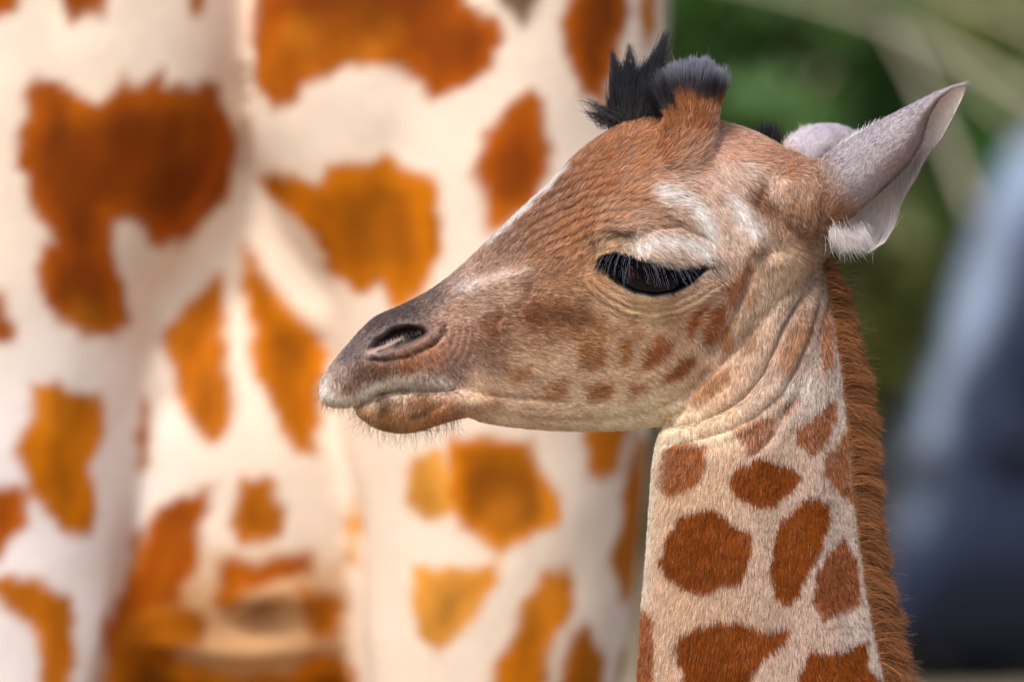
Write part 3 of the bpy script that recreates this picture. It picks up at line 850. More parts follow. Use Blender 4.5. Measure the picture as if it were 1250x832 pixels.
tuft('horn_tuft', [(815, 36, 1.4, 6, .0), (805, 56, 1.5, 9, .0), (798, 64, 1.5, 7, 0), (786, 72, 1.2, 8, -.005), (769, 52, 1.0, 5, 0), (763, 72, 1.2, 6, .003), (748, 60, 1.1, 3, .003), (752, 84, 1.6, 7, 0), (757, 105, 2.0, 9, 0), (712, 116, .25, 9, 0), (718, 132, .4, 9, 0), (738, 128, .9, 8, 0), (790, 95, 2, 12, -.01)],
     7500, (772, 148), (26, 9, .018), .028, (26, 20, 20), (12, 10, 13), (30, 30, 40), .62)
x, y = PX(V)
n = 15000
rp, rn = sample_surface(V, Q, N, n, np.where((y < 150) & (x > 800) & (x < 885) & (V[:, 1] < -.004), 1.0, 0.0) * np.clip((150 - y) / 24, .12, 1))
hx, hy = PX(rp)
gdir = np.stack([np.clip((hx - 838) * .010, -.5, .12) - .06, np.zeros(n), np.ones(n)], 1) + rn * .10 + np.stack([noise(rp, .008, 61 + q) for q in range(3)], 1) * .42
top_y = 60 + np.abs(hx - 852) * .35 + rng.uniform(0, 1, n) ** 1.0 * 40 + 16 * noise(rp, .0045, 88)
L = np.clip((hy - top_y) * S, .006, .055) * rng.uniform(.85, 1.0, n)
tt = (np.arange(6) / 5)[None, :, None]
hgt = hy[:, None, None] - tt * (L / S)[:, None, None]
cr, cm, ct = lin((158, 100, 62)), lin((50, 48, 56)), lin((128, 132, 148))
xx_ = hx[:, None, None]; yth = 121 + 11 * noise(rp, .006, 3)[:, None, None] + 26 * smooth(838, 815, xx_) - 10 * np.exp(-((xx_ - 833) / 7.) ** 2); mixa = smooth(yth + 9, yth - 9, hgt); mixb = smooth(108, 76, hgt)
cc = (cr * (1 - mixa) + cm * mixa) * (1 - mixb) + ct * mixb  # grey-blue tips: sheen of the lit tuft painted into the hair colour
dk = smooth(836, 814, hx + 12 * noise(rp, .004, 5))[:, None, None]; cc = cc * (1 - dk * .8) + lin((20, 18, 22)) * dk * .8
cc = cc * np.clip(rng.normal(1, .25, n), .4, 1.7)[:, None, None]
strand_set('horn_tuft', rp, gdir, L, None, .00016, M_DARKHAIR, 6, .22, -.1, per_point=cc, lock=(.0048, .5))
# rufous hair round the foot of the near horn, sweeping up
rp, rn = sample_surface(V, Q, N, 9000, np.where((y < 166) & (y > 126 + .0 * x) & (x > 812) & (x < 866) & (V[:, 1] < .01), 1.0, 0.0))
hx, hy = PX(rp)
dr = rn * .35 + np.stack([(hx - 838) * .008, np.zeros(9000), np.full(9000, 1.0)], 1) + np.stack([noise(rp, .006, 7), 0 * hx, noise(rp, .006, 6)], 1) * .4
strand_set('horn_fringe', rp, dr, rng.uniform(.005, .012, 9000), (lin((176, 120, 78))[None] * np.clip(rng.normal(1, .25, 9000), .4, 1.6)[:, None]), .00014, M_HAIR, 5, .3, lock=(.005, .5))
# small black tuft behind, on the crown
n = 700
pts = np.stack([(rng.normal(938, 7, n) - 625) * S, rng.normal(.012, .006, n), ZC + (416 - rng.normal(176, 3, n)) * S], 1)
strand_set('crown_tuft', pts, np.stack([rng.normal(0, .35, n), rng.normal(0, .2, n), np.ones(n)], 1), rng.uniform(.006, .019, n), np.tile(lin((20, 18, 24)), (n, 1)), .00016, M_DARKHAIR, 5, .3)

# ---- mane down the back of the neck
NB = catmull(np.array([(1010, 318), (1018, 350), (1026, 400), (1034, 450), (1041, 510), (1047, 580), (1054, 640), (1062, 700), (1074, 770), (1089, 840), (1105, 920), (1125, 990)], float), 200)
n = 34000
ti = rng.random(n) ** .9 * 199
i0 = ti.astype(int); bp = NB[np.minimum(i0, 199)]
mx = bp[:, 0] - 8 + rng.uniform(-3, 4, n); my = bp[:, 1] + rng.uniform(-4, 4, n); yy = rng.normal(0, .010, n)
pts = np.stack([(mx - 625) * S, yy, ZC + (416 - my) * S], 1)
cl = np.stack([noise(pts, .014, 5), noise(pts, .014, 6), noise(pts, .014, 7)], 1) * .35 + np.stack([noise(pts, .005, 15), noise(pts, .005, 16), noise(pts, .005, 17)], 1) * .35
dr = np.array([1.0, 0, .10]) + cl + np.stack([0 * yy, yy * 18, rng.normal(0, .15, n)], 1)
L = np.interp(my, [320, 350, 420, 520, 600, 680, 760, 840, 960], [14, 24, 31, 40, 33, 31, 37, 36, 38]) * .00078
L = L * rng.uniform(.6, 1.12, n) * (1 + .22 * noise(pts, .012, 19))
dr = dr + rng.normal(0, .16, (n, 3))
mc = lin((146, 98, 62))[None] * np.clip(rng.normal(1, .34, n) * (1 + .35 * noise(pts, .01, 33)), .35, 1.7)[:, None]
strand_set('mane', pts, dr, L, mc, .00016, M_HAIR, 6, .35, .85, lock=(.006, .42))
# longer stray hairs of the mane
n = 260
bp = NB[rng.integers(0, 199, n)]
pts = np.stack([(bp[:, 0] + 4 - 625) * S, rng.normal(0, .008, n), ZC + (416 - bp[:, 1]) * S], 1)
strand_set('stray_hair', pts, np.array([1.0, 0, .15]) + rng.normal(0, .3, (n, 3)), rng.uniform(.012, .030, n), np.tile(lin((190, 150, 120)), (n, 1)), .00009, M_HAIR, 6, .4, .3)

# ---- eyes
def ball(c, r, nu=48, nv=32):
    V = []; F = []
    for i in range(nv + 1):
        a = np.pi * i / nv
        for j in range(nu):
            b = 2 * np.pi * j / nu
            V.append((c[0] + r * math.sin(a) * math.cos(b), c[1] + r * math.cos(a), c[2] + r * math.sin(a) * math.sin(b)))
    for i in range(nv):
        for j in range(nu):
            F.append((i * nu + j, i * nu + (j + 1) % nu, (i + 1) * nu + (j + 1) % nu, (i + 1) * nu + j))
    return np.array(V), F
M_EYE = bpy.data.materials.new('eye_wet_dark'); M_EYE.use_nodes = True
t_ = M_EYE.node_tree; b_ = t_.nodes['Principled BSDF']
b_.inputs['Roughness'].default_value = .06; b_.inputs['Specular IOR Level'].default_value = .3
tc = t_.nodes.new('ShaderNodeTexCoord'); nz = t_.nodes.new('ShaderNodeTexNoise'); nz.inputs['Scale'].default_value = 90
cr = t_.nodes.new('ShaderNodeValToRGB'); cr.color_ramp.elements[0].color = (.002, .0015, .002, 1); cr.color_ramp.elements[1].color = (.004, .003, .003, 1)
t_.links.new(tc.outputs['Object'], nz.inputs['Vector']); t_.links.new(nz.outputs['Fac'], cr.inputs[0]); t_.links.new(cr.outputs[0], b_.inputs['Base Color'])
for sgn in (1, -1):
    c = EC.copy(); c[1] *= sgn
    bv, bf = ball(c, ER)
    e = under(make_mesh('eye', bv, bf, M_EYE))
# reddish flesh in the front corner
M_PINK = mat_flat('eye_corner_flesh', (.13, .02, .025), (.05, .01, .012), 250, .25, .5)
pv, pf = ellipsoid(W(770, 332, -(abs(EC[1]) + .0262)), (.0040, .0024, .0052), 16, 10)
c0 = pv.mean(0); q = pv - c0; a = math.radians(-28); q = np.stack([q[:, 0] * math.cos(a) + q[:, 2] * math.sin(a), q[:, 1], -q[:, 0] * math.sin(a) + q[:, 2] * math.cos(a)], 1)
under(make_mesh('eye_corner', q + c0, pf, M_PINK))
# lashes of the upper lid fall over the eye
UPL = catmull(np.array([(730, 318), (742, 311), (756, 309), (772, 313), (790, 319), (812, 324), (838, 326), (864, 322)], float), 100)
for sgn in (1, -1):
    n = 780
    i0 = (rng.random(n) ** .8 * 98).astype(int); bp = UPL[i0]
    rr = np.hypot(bp[:, 0] - 795, bp[:, 1] - 333) * S
    yb = np.abs(EC[1]) + np.sqrt(np.maximum((ER + .0042) ** 2 - rr ** 2, 1e-6))
    yb = np.maximum(yb, .058)
    pts = np.stack([(bp[:, 0] - 625) * S, -sgn * yb, ZC + (416 - bp[:, 1] - rng.uniform(-1, 2, n)) * S], 1)
    t = i0 / 99.
    dr = np.stack([(t - .40) * 1.5 + rng.normal(0, .22, n), np.full(n, -sgn * .5) + rng.normal(0, .14, n), np.full(n, -.85)], 1)
    L = (.012 + .019 * np.sin(np.pi * np.clip(t, 0, 1)) ** .8) * rng.uniform(.4, 1.15, n)
    cc = np.where(rng.random(n)[:, None] < .11, lin((130, 132, 150)), lin((8, 7, 9)))
    strand_set('eyelashes', pts, dr, L, cc, .00010, M_LASH, 7, .30, .45, lock=(.0022, .6))
# a fringe of white hair overhanging the upper lid
n = 2600
i0 = rng.integers(30, 92, n); bp = UPL[i0]
rr = np.hypot(bp[:, 0] - 795, bp[:, 1] - 3 - 333) * S
yb = np.maximum(np.abs(EC[1]) + np.sqrt(np.maximum((ER + .0035) ** 2 - rr ** 2, 1e-6)), .058)
pts = np.stack([(bp[:, 0] - 625) * S, -yb, ZC + (416 - bp[:, 1] + rng.uniform(1, 8, n)) * S], 1)
dr = np.stack([.55 + rng.normal(0, .2, n), -.35 + rng.normal(0, .1, n), -.7 + rng.normal(0, .15, n)], 1)
strand_set('lid_fringe', pts, dr, rng.uniform(.004, .0085, n), np.tile(lin((235, 228, 224)), (n, 1)) * np.clip(rng.normal(.95, .1, (n, 1)), .5, 1.1), .00013, M_HAIR, 5, .2, .3)

# ---- ears: a curled leaf with an outer and an inner skin
def build_ear(base, tip, side_up, toward, prof, name='ear', dens=16000, bend=.004, tint=1.0):
    base, tip = np.asarray(base), np.asarray(tip)
    ax = tip - base; Lx = np.linalg.norm(ax); ax /= Lx
    n1 = side_up - (side_up @ ax) * ax; n1 /= np.linalg.norm(n1)
    n2 = toward - (toward @ ax) * ax - (toward @ n1) * n1; n2 /= np.linalg.norm(n2)
    nt_, na = 60, 48
    Vo = []; Vi = []; UV = []
    for i in range(nt_):
        t = i / (nt_ - 1)
        p1, T_, pF, r = (np.interp(t, prof[0], prof[q]) * S for q in (1, 2, 3, 4))
        ctrl = np.array([(p1, .55 * r), ((p1 - T_) * .5 + .12 * (p1 + T_), 1.0 * r), (-T_ * .8, .55 * r), (-T_, 0), (-T_ * .6, -.6 * r), ((pF - T_) * .45, -.95 * r), (pF * .8, -.75 * r), (pF, -.25 * r)])
        sec = catmull(ctrl, na)
        tg = np.gradient(sec, axis=0); nm = np.stack([tg[:, 1], -tg[:, 0]], 1); nm /= np.linalg.norm(nm, axis=1)[:, None] + 1e-9
        mid_ = sec.mean(0)
        if ((sec - mid_) * nm).sum() < 0: nm = -nm
        cpt = base + ax * Lx * t + n1 * bend * math.sin(math.pi * t)
        for j in range(na):
            s = j / (na - 1)
            th = .0011 * (1 - .5 * t) * min(1, 6 * min(s, 1 - s) + .15) * (min(1, 8 * (1 - t)) + .05)
            rip = .0007 * math.sin(t * 23 + s * 4) * smooth(.8, 1, s) + .0005 * math.sin(s * 30 + t * 6) * smooth(.35, .1, t)
            a_, b_ = sec[j] + nm[j] * rip, nm[j]
            f3 = lambda p, q: -p * n1 + q * n2
            Vo.append(cpt + f3(*(a_ + b_ * th))); Vi.append(cpt + f3(*(a_ - b_ * th))); UV.append((t, s))
    r_prof = (prof[0], prof[4])
    n = nt_ * na
    F = []
    for i in range(nt_ - 1):
        for j in range(na - 1):
            a = i * na + j
            F.append((a, a + 1, a + na + 1, a + na)); F.append((n + a, n + a + na, n + a + na + 1, n + a + 1))
    for i in range(nt_ - 1):
        a = i * na; F.append((a, a + na, n + a + na, n + a)); a = i * na + na - 1; F.append((a, n + a, n + a + na, a + na))
    for j in range(na - 1):
        a = (nt_ - 1) * na + j; F.append((a, a + 1, n + a + 1, n + a))
    Vv = np.array(Vo + Vi); UV = np.array(UV); F = np.array(F)
    t, s = UV[:, 0], UV[:, 1]
    grey = lin((158, 150, 156)); brown = lin((140, 104, 80)); pale = lin((240, 232, 230)); dark = lin((70, 56, 52))
    m1 = smooth(.28, .05, t)[:, None]
    co = grey * (1 - m1) + brown * m1
    lowb = (smooth(.25, .08, s) * smooth(.2, .5, t) * .45)[:, None]; co = co * (1 - lowb) + lin((120, 88, 66)) * lowb
    co = co * (1 + .12 * fbm(np.array(Vo), .012, 5))[:, None]
    co = co * tint
    ci = pale * (1 + .06 * fbm(np.array(Vo), .01, 6))[:, None]
    inn = (smooth(.2, .5, s) * smooth(.9, .6, s) * .35)[:, None]; ci = ci * (1 - inn) + lin((190, 165, 158)) * inn
    edge = np.maximum(smooth(.05, 0, s), smooth(.965, 1, s))[:, None] * (.8 * smooth(.12, .3, t))[:, None]
    co = co * (1 - edge) + dark * edge; ci = ci * (1 - edge * .8) + dark * edge * .8
    colr = np.vstack([co, ci])
    o = under(make_mesh(name, Vv, F, M_SKIN, None, colr))
    Nn = normals(Vv, F)
    # orient: outer normals point away from the axis
    cent = base + ax * (((Vv - base) @ ax)[:, None])
    outw = ((Vv - cent) * Nn).sum(1)
    if outw[:n].mean() < 0: Nn = -Nn
    # fur
    k = dens
    att = np.hstack([np.vstack([UV, UV]), np.repeat([0.0, 1.0], n)[:, None], colr])
    P0, nn, at_ = sample_surface(Vv, F, Nn, k, np.ones(len(Vv)), att)
    tv, sv, inner = at_[:, 0], at_[:, 1], at_[:, 2] > .5
    cen_ = base + ax * (((P0 - base) @ ax)[:, None])
    # direction: to the tip; inner hairs cross towards the lips
    circ = np.cross(ax, P0 - cen_); circ /= np.linalg.norm(circ, axis=1)[:, None] + 1e-9
    sgn_ = np.where(sv < .5, -1, 1)
    Tn = ax[None] * np.where(inner, .7, 1)[:, None] + circ * (sgn_ * np.where(inner, .6, .15) * np.sign(((np.cross(ax, n1)) @ n2)) )[:, None] + rng.normal(0, .15, (k, 3))
    Ls = np.where(inner, rng.uniform(.004, .013, k) * (.4 + 1.2 * smooth(.7, .3, tv)), rng.uniform(.003, .0052, k))
    Ls = Ls * np.where((sv > .95) | (sv < .04), 1.3, 1)
    St = strands(P0, nn, Tn, Ls, np.radians(rng.uniform(6, 20, k)), 4, .13, .6)
    cc = at_[:, 3:6] * np.clip(rng.normal(1.08, .18, k), .5, 1.6)[:, None]
    h = hair_object('ear_fur', St, rng.uniform(.00010, .00016, k), np.clip(cc, 0, .95), M_HAIR, None)
    h.parent = o
    return o

build_ear(W(1003, 252, -.052), W(1168, 109, -.100), np.array([-.66, 0, .75]), np.array([0.0, -1, 0]),
          # t, near lip, upper edge, far lip, half depth
          np.array([(0, .10, .22, .36, .5, .62, .74, .84, .93, 1), (30, 34, 36, 37, 35, 26, 6, -4, -6, 0), (30, 37, 38, 33, 27, 22, 17, 13, 8, 1), (80, 84, 76, 60, 49, 41, 32, 23, 12, 1), (26, 32, 34, 33, 30, 26, 20, 14, 7, 1)]), dens=42000)
build_ear(W(950, 208, .055), W(1056, 158, .125), np.array([-.35, -.1, .9]), np.array([0.1, -1, -.1]),
          np.array([(0, .2, .4, .6, .8, .93, 1), (20, 26, 26, 22, 15, 8, 1), (16, 22, 25, 23, 17, 9, 1), (24, 34, 34, 28, 20, 10, 1), (18, 24, 26, 24, 18, 10, 1)]), dens=14000, bend=.006, tint=1.45)  # raised tint puts the far ear's bright highlight into its colour
# white hair pouring out of the near ear's lower lobe
n = 1500
u_ = rng.random(n)
pts = np.stack([(1008 + 44 * u_ + rng.normal(0, 3, n) - 625) * S, rng.uniform(-.075, -.050, n), ZC + (416 - (284 + 18 * u_ - 14 * u_ ** 2 + rng.normal(0, 7, n))) * S], 1)
strand_set('ear_tuft', pts, np.stack([.35 + .5 * u_, np.full(n, -.15), -np.ones(n)], 1) + rng.normal(0, .22, (n, 3)) + np.stack([noise(pts, .006, q) for q in (1, 2, 3)], 1) * .5, rng.uniform(.004, .015, n), np.tile(lin((226, 220, 220)), (n, 1)) * np.clip(rng.normal(.95, .12, (n, 1)), .5, 1.1), .00010, M_HAIR, 5, .4, lock=(.006, .5))

# =================================================================== THE ADULT
AX = 300.0
YF = .74
def wa(px, py, y): return WD(px, py, y)
cx = WD(AX, 0, YF + .2)[0]
parts = []
for sg in (-1, 1):
    # fore leg from the shoulder to the hoof
    def lx(off): return cx + sg * off
    parts.append(tube([(lx(.205), YF + .26, 2.45), (lx(.215), YF + .22, 2.15), (lx(.225), YF + .19, 1.90), (lx(.232), YF + .18, 1.65), (lx(.232), YF + .19, 1.45), (lx(.225), YF + .20, 1.25), (lx(.215), YF + .20, 1.05), (lx(.21), YF + .20, .85), (lx(.21), YF + .22, .55), (lx(.21), YF + .22, .22), (lx(.21), YF + .21, .12), (lx(.21), YF + .18, .0)],
                      [.17, .175, .172, .155, .142, .125, .092, .088, .055, .052, .075, .095], 32, ry=[.22, .22, .19, .17, .16, .14, .10, .095, .055, .052, .075, .10], n=60))
    parts.append(ellipsoid((lx(.135), YF + .17, 1.92), (.150, .165, .30)))
    parts.append(tube([(lx(.20), 2.6, 2.1), (lx(.21), 2.62, 1.7), (lx(.2), 2.75, 1.2), (lx(.2), 2.8, 1.0), (lx(.2), 2.72, .2), (lx(.2), 2.68, 0)], [.24, .20, .09, .085, .055, .095], 24, n=40))
parts.append(tube([(cx, YF + .16, 2.0), (cx, YF + .5, 1.98), (cx, 1.9, 1.95), (cx, 2.6, 2.0), (cx, 2.95, 2.05)], [.36, .38, .38, .34, .2], 40, ry=[.40, .55, .56, .46, .25], n=30))
parts.append(tube([(cx, YF + .65, 2.2), (cx, YF + .36, 2.75), (cx, YF + .25, 3.3), (cx, YF + .12, 3.9), (cx, YF + .06, 4.25)], [.33, .26, .19, .14, .12], 36, ry=[.42, .34, .24, .17, .14], n=36))
parts.append(tube([(cx, YF + .25, 4.3), (cx, YF - .0, 4.28), (cx, YF - .3, 4.08), (cx, YF - .42, 3.98)], [.13, .14, .085, .06], 24, n=20))
parts.append(ellipsoid((WD(290, 0, 1.02)[0], 1.02, 1.47), (.20, .17, .26)))
AV, AQ = remesh(parts, .0075)
AE = edges_of(AQ)
AV = relax(AV, AE, 10)
AN = normals(AV, AQ)
if (AN * (AV - AV.mean(0))).sum() < 0:
    AQ = AQ[:, ::-1]; AN = -AN
def APX(P):
    k = D / (D + P[:, 1])
    return P[:, 0] / S * k + 625, 416 - (P[:, 2] - ZC) / S * k
x, y = APX(AV)
front = smooth(1.6, 1.2, AV[:, 1])
d = np.zeros(len(AV))
d += groove(x, y, [(297, -80), (300, 100), (297, 200), (292, 330), (285, 420)], 9, .020, .1)
d += -groove(x, y, [(318, -80), (322, 100), (318, 240)], 10, .006, .2)
d += groove(x, y, [(290, 330), (340, 430), (400, 520), (425, 620), (432, 760), (440, 900)], 12, .012, .05)
d += groove(x, y, [(285, 330), (240, 430), (190, 520), (175, 620), (150, 740), (120, 900)], 12, .014, .05)
d += groove(x, y, [(120, 812), (200, 803), (280, 818), (350, 815), (420, 800)], 7, .014, .1)
d += -groove(x, y, [(130, 796), (200, 788), (280, 800), (350, 800), (420, 786)], 8, .010, .1)
d += -groove(x, y, [(275, 742), (310, 728), (350, 728), (385, 742)], 9, .014, .1)
d += bump(x, y, 325, 757, 26, 12, -.065)
d += bump(x, y, 180, 520, 30, 80, .008)
d += fbm(AV, .12, 4) * .006
AV = AV + AN * (d * front * smooth(.1, .5, -AN[:, 1]))[:, None]
AV = relax(AV, AE, 7)
O1 = lin((182, 102, 6)); O2 = lin((150, 70, 2)); O3 = lin((206, 140, 56)); O4 = lin((166, 92, 14))
APATCH = [
 ([(25, 110), (40, 95), (62, 100), (80, 105), (105, 115), (125, 120), (150, 95), (170, 105), (200, 92), (205, 108), (235, 103), (268, 100), (275, 125), (288, 160), (288, 200), (280, 245), (255, 260), (225, 300), (200, 308), (185, 300), (170, 275), (160, 260), (140, 270), (135, 300), (150, 350), (155, 395), (140, 410), (100, 410), (70, 390), (50, 350), (48, 310), (65, 295), (60, 280), (35, 250), (30, 220), (15, 205), (20, 170), (28, 140)], O2),
 ([(310, 0), (310, 100), (330, 133), (350, 132), (370, 108), (400, 95), (430, 80), (460, 85), (500, 92), (530, 118), (560, 112), (600, 85), (615, 50), (600, 25), (570, 10), (560, -60), (310, -60)], O2),
 ([(325, 205), (355, 210), (385, 220), (400, 200), (440, 205), (470, 190), (490, 205), (530, 210), (535, 250), (538, 300), (520, 350), (500, 375), (475, 375), (465, 345), (430, 355), (400, 325), (375, 285), (335, 250), (318, 225)], O1),
 ([(645, 110), (665, 140), (675, 180), (672, 215), (650, 250), (620, 275), (600, 285), (590, 255), (580, 210), (583, 170), (600, 155), (625, 130)], O2),
 ([(700, -60), (765, -60), (768, 20), (750, 75), (735, 130), (715, 120), (700, 95), (683, 60)], O2),
 ([(270, 335), (272, 400), (285, 460), (285, 520), (275, 545), (250, 540), (225, 500), (205, 440), (205, 410), (225, 375), (250, 345)], O4),
 ([(300, 300), (325, 335), (345, 370), (390, 410), (408, 440), (395, 470), (385, 500), (390, 550), (365, 550), (340, 520), (325, 480), (305, 440), (300, 380)], O1),
 ([(35, 470), (60, 458), (80, 475), (125, 480), (130, 520), (115, 560), (120, 600), (110, 655), (80, 650), (50, 620), (35, 600), (25, 560), (25, 530), (40, 515)], O1),
 ([(-30, 590), (20, 590), (35, 600), (38, 640), (15, 660), (0, 685), (-30, 680)], O2),
 ([(-30, 705), (40, 700), (65, 715), (90, 730), (95, 800), (90, 850), (60, 850), (50, 800), (35, 760), (10, 745)], O4),
 ([(-10, 350), (5, 355), (18, 395), (15, 410), (-20, 425)], O2),
 ([(-40, -40), (30, -40), (20, 20), (0, 30), (-40, 30)], O2), ([(65, -40), (135, -40), (130, 20), (100, 15), (80, 28)], O2), ([(225, -40), (255, -40), (255, 15), (240, 18)], O4),
 ([(545, 540), (600, 528), (645, 535), (660, 570), (678, 600), (685, 635), (650, 655), (605, 680), (590, 665), (555, 635), (545, 600)], O1),
 ([(500, 560), (530, 550), (548, 570), (552, 630), (520, 635), (500, 615)], O3),
 ([(505, 690), (540, 690), (575, 690), (600, 685), (612, 710), (590, 740), (565, 775), (535, 800), (510, 770), (500, 720)], O3),
 ([(660, 700), (690, 693), (705, 705), (695, 760), (670, 800), (650, 880), (598, 880), (605, 810), (630, 765), (645, 720)], O1),
 ([(710, 500), (775, 500), (768, 545), (755, 580), (735, 588), (718, 575)], O4),
 ([(780, 520), (796, 540), (800, 600), (795, 680), (765, 745), (755, 720), (748, 690), (755, 620), (770, 570)], O4),
 ([(715, 755), (735, 790), (740, 880), (660, 880), (690, 800)], O4), ([(760, 800), (785, 780), (790, 880), (758, 880)], O4),
 ([(600, -40), (662, -40), (655, 10), (640, 35), (625, 20), (605, 5)], lin((110, 88, 76))),
 ([(195, 615), (240, 600), (268, 588), (255, 620), (245, 650), (215, 660), (205, 690), (215, 720), (190, 745), (165, 760), (150, 800), (120, 860), (130, 760), (165, 690), (180, 640)], O2),
 ([(300, 585), (325, 580), (345, 620), (350, 650), (320, 665), (290, 660), (280, 640)], O4),
 ([(262, 690), (285, 680), (315, 690), (345, 680), (380, 672), (382, 700), (340, 712), (300, 720), (278, 745), (262, 735)], O2),
 ([(172, 480), (180, 500), (182, 560), (174, 570), (168, 530)], O4), ([(160, 660), (172, 650), (170, 690), (158, 705)], O4),
 ([(430, 610), (436, 640), (436, 690), (428, 690), (424, 640)], O3), ([(778, -40), (800, -40), (802, 30), (785, 60)], O4),
 ([(120, 860), (145, 790), (180, 770), (215, 800), (260, 815), (330, 822), (380, 800), (425, 810), (445, 880), (110, 900)], O1),
 ([(140, 800), (150, 750), (185, 735), (240, 742), (262, 770), (240, 790), (190, 795)], O4), ([(365, 725), (400, 715), (420, 740), (415, 775), (385, 780), (370, 755)], O4), ([(210, 640), (240, 650), (236, 690), (222, 735), (200, 740), (190, 690)], O2),
]
x, y = APX(AV)
wx = noise(AV, .035, 3) * 7 + noise(AV, .014, 4) * 6
wy = noise(AV, .035, 13) * 7 + noise(AV, .014, 14) * 6
white = lin((226, 207, 188)); cool = lin((226, 220, 222))
k = smooth(300, 60, x)[:, None] * smooth(250, 600, y)[:, None] * .7
ac = white * (1 - k) + cool * k
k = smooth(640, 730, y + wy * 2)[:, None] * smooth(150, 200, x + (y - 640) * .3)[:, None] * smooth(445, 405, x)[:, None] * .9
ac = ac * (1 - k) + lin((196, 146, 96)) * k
ac = ac * (1 + .05 * fbm(AV, .08, 9))[:, None]
pat = np.zeros(len(AV))
for poly, colr in APATCH:
    s = sdf(x + wx, y + wy, poly)
    a = (smooth(8, -7, s))[:, None]
    vr = (1 + .38 * fbm(AV, .10, 44) + .30 * noise(AV * np.array([1, 1, .35]), .018, 46))[:, None]
    ed = smooth(-2, -24, s)[:, None]; cdeep = (colr * .9 + lin((206, 140, 50)) * .1) * (1 - ed) + colr * (1 - .35 * smooth(-14, -42, s + 10 * noise(AV, .06, 45)))[:, None] * ed    # each patch is darker towards its heart, as giraffe patches are
    dk = (smooth(.05, .55, fbm(AV, .16, 47)) * smooth(-8, -26, s) * .62)[:, None]
    gd = (smooth(.1, .6, fbm(AV, .13, 48)) * .5)[:, None]
    cdeep = cdeep * (1 - gd) + lin((198, 122, 34)) * gd
    cdeep = cdeep * (1 - dk) + lin((84, 42, 12)) * dk
    ac = ac * (1 - a) + cdeep * vr * a
# patches where the picture does not look
bk = np.clip(smooth(1.3, 1.45, AV[:, 1]) + smooth(-40, -90, y) + smooth(880, 930, y) + smooth(-30, -60, x), 0, 1)
g = AV / .20; gi = np.floor(g); b1 = np.full(len(AV), 9.); b2 = b1.copy()
for dx in (-1, 0, 1):
    for dy in (-1, 0, 1):
        for dz in (-1, 0, 1):
            cc = gi + np.array([dx, dy, dz]); ci = cc.astype(np.int64)
            off = np.stack([_h(ci[:, 0], ci[:, 1], ci[:, 2], s_) for s_ in (4, 5, 6)], 1)
            dd = np.linalg.norm(cc + off - g, axis=1)
            b2 = np.where(dd < b1, b1, np.minimum(b2, dd)); b1 = np.minimum(b1, dd)
pt = smooth(.10, .16, b2 - b1 + wx * .003)[:, None]
ac = ac * (1 - bk[:, None]) + (O4 * pt + white * (1 - pt)) * bk[:, None]
adult_root = root_empty('giraffe', (cx, YF + .9, 0), 'adult giraffe with large orange brown patches on a cream coat, standing blurred behind the calf', 'giraffe')
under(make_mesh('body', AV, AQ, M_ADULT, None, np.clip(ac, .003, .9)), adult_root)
M_HORN = mat_flat('dark_horn', (.05, .035, .03), (.09, .06, .05), 20, .5)
M_HOOF = mat_flat('hoof', (.05, .04, .035), (.08, .065, .05), 30, .6)
for sg in (-1, 1):
    v, f = tube([(cx + sg * .07, YF + .12, 4.38), (cx + sg * .075, YF + .16, 4.5), (cx + sg * .075, YF + .18, 4.56), (cx + sg * .075, YF + .185, 4.58)], [.028, .022, .027, .012], 16, n=12)
    under(make_mesh('horn', v, f, M_HORN), adult_root)
    v, f = tube([(cx + sg * .12, YF + .16, 4.33), (cx + sg * .22, YF + .2, 4.38), (cx + sg * .34, YF + .22, 4.36)], [.03, .055, .008], 16, ry=[.02, .018, .004], n=14)
    under(make_mesh('ear', v, f, M_ADULT, None, np.tile(white, (len(v), 1))), adult_root)
    v, f = ball((cx + sg * .115, YF - .02, 4.30), .03, 20, 12)
    under(make_mesh('eye', v, f, M_EYE), adult_root)

# =================================================================== THE SETTING
def ground_z(X, Y):
    return .955 * smooth(3.6, 6.4, Y) + .5 * smooth(9, 22, Y)
gx = np.concatenate([-np.geomspace(400, 6, 20), np.linspace(-5, 5, 41), np.geomspace(6, 400, 20)])
gy = np.concatenate([-np.geomspace(400, 7, 20), np.linspace(-6, 14, 81), np.geomspace(15, 600, 24)])
GX, GY = np.meshgrid(gx, gy)
P = np.stack([GX.ravel(), GY.ravel(), np.zeros(GX.size)], 1)
P[:, 2] = ground_z(P[:, 0], P[:, 1]) + fbm(P, 1.3, 2) * .03 * (P[:, 1] > 3) - .001
nx = len(gx)
F = np.array([(j * nx + i, j * nx + i + 1, (j + 1) * nx + i + 1, (j + 1) * nx + i) for j in range(len(gy) - 1) for i in range(nx - 1)])
M_GROUND = mat_flat('dusty_earth', (.27, .21, .15), (.36, .29, .21), 6, .95, .1, .5, .02)
g = make_mesh('ground', P, F, M_GROUND); g['kind'] = 'structure'

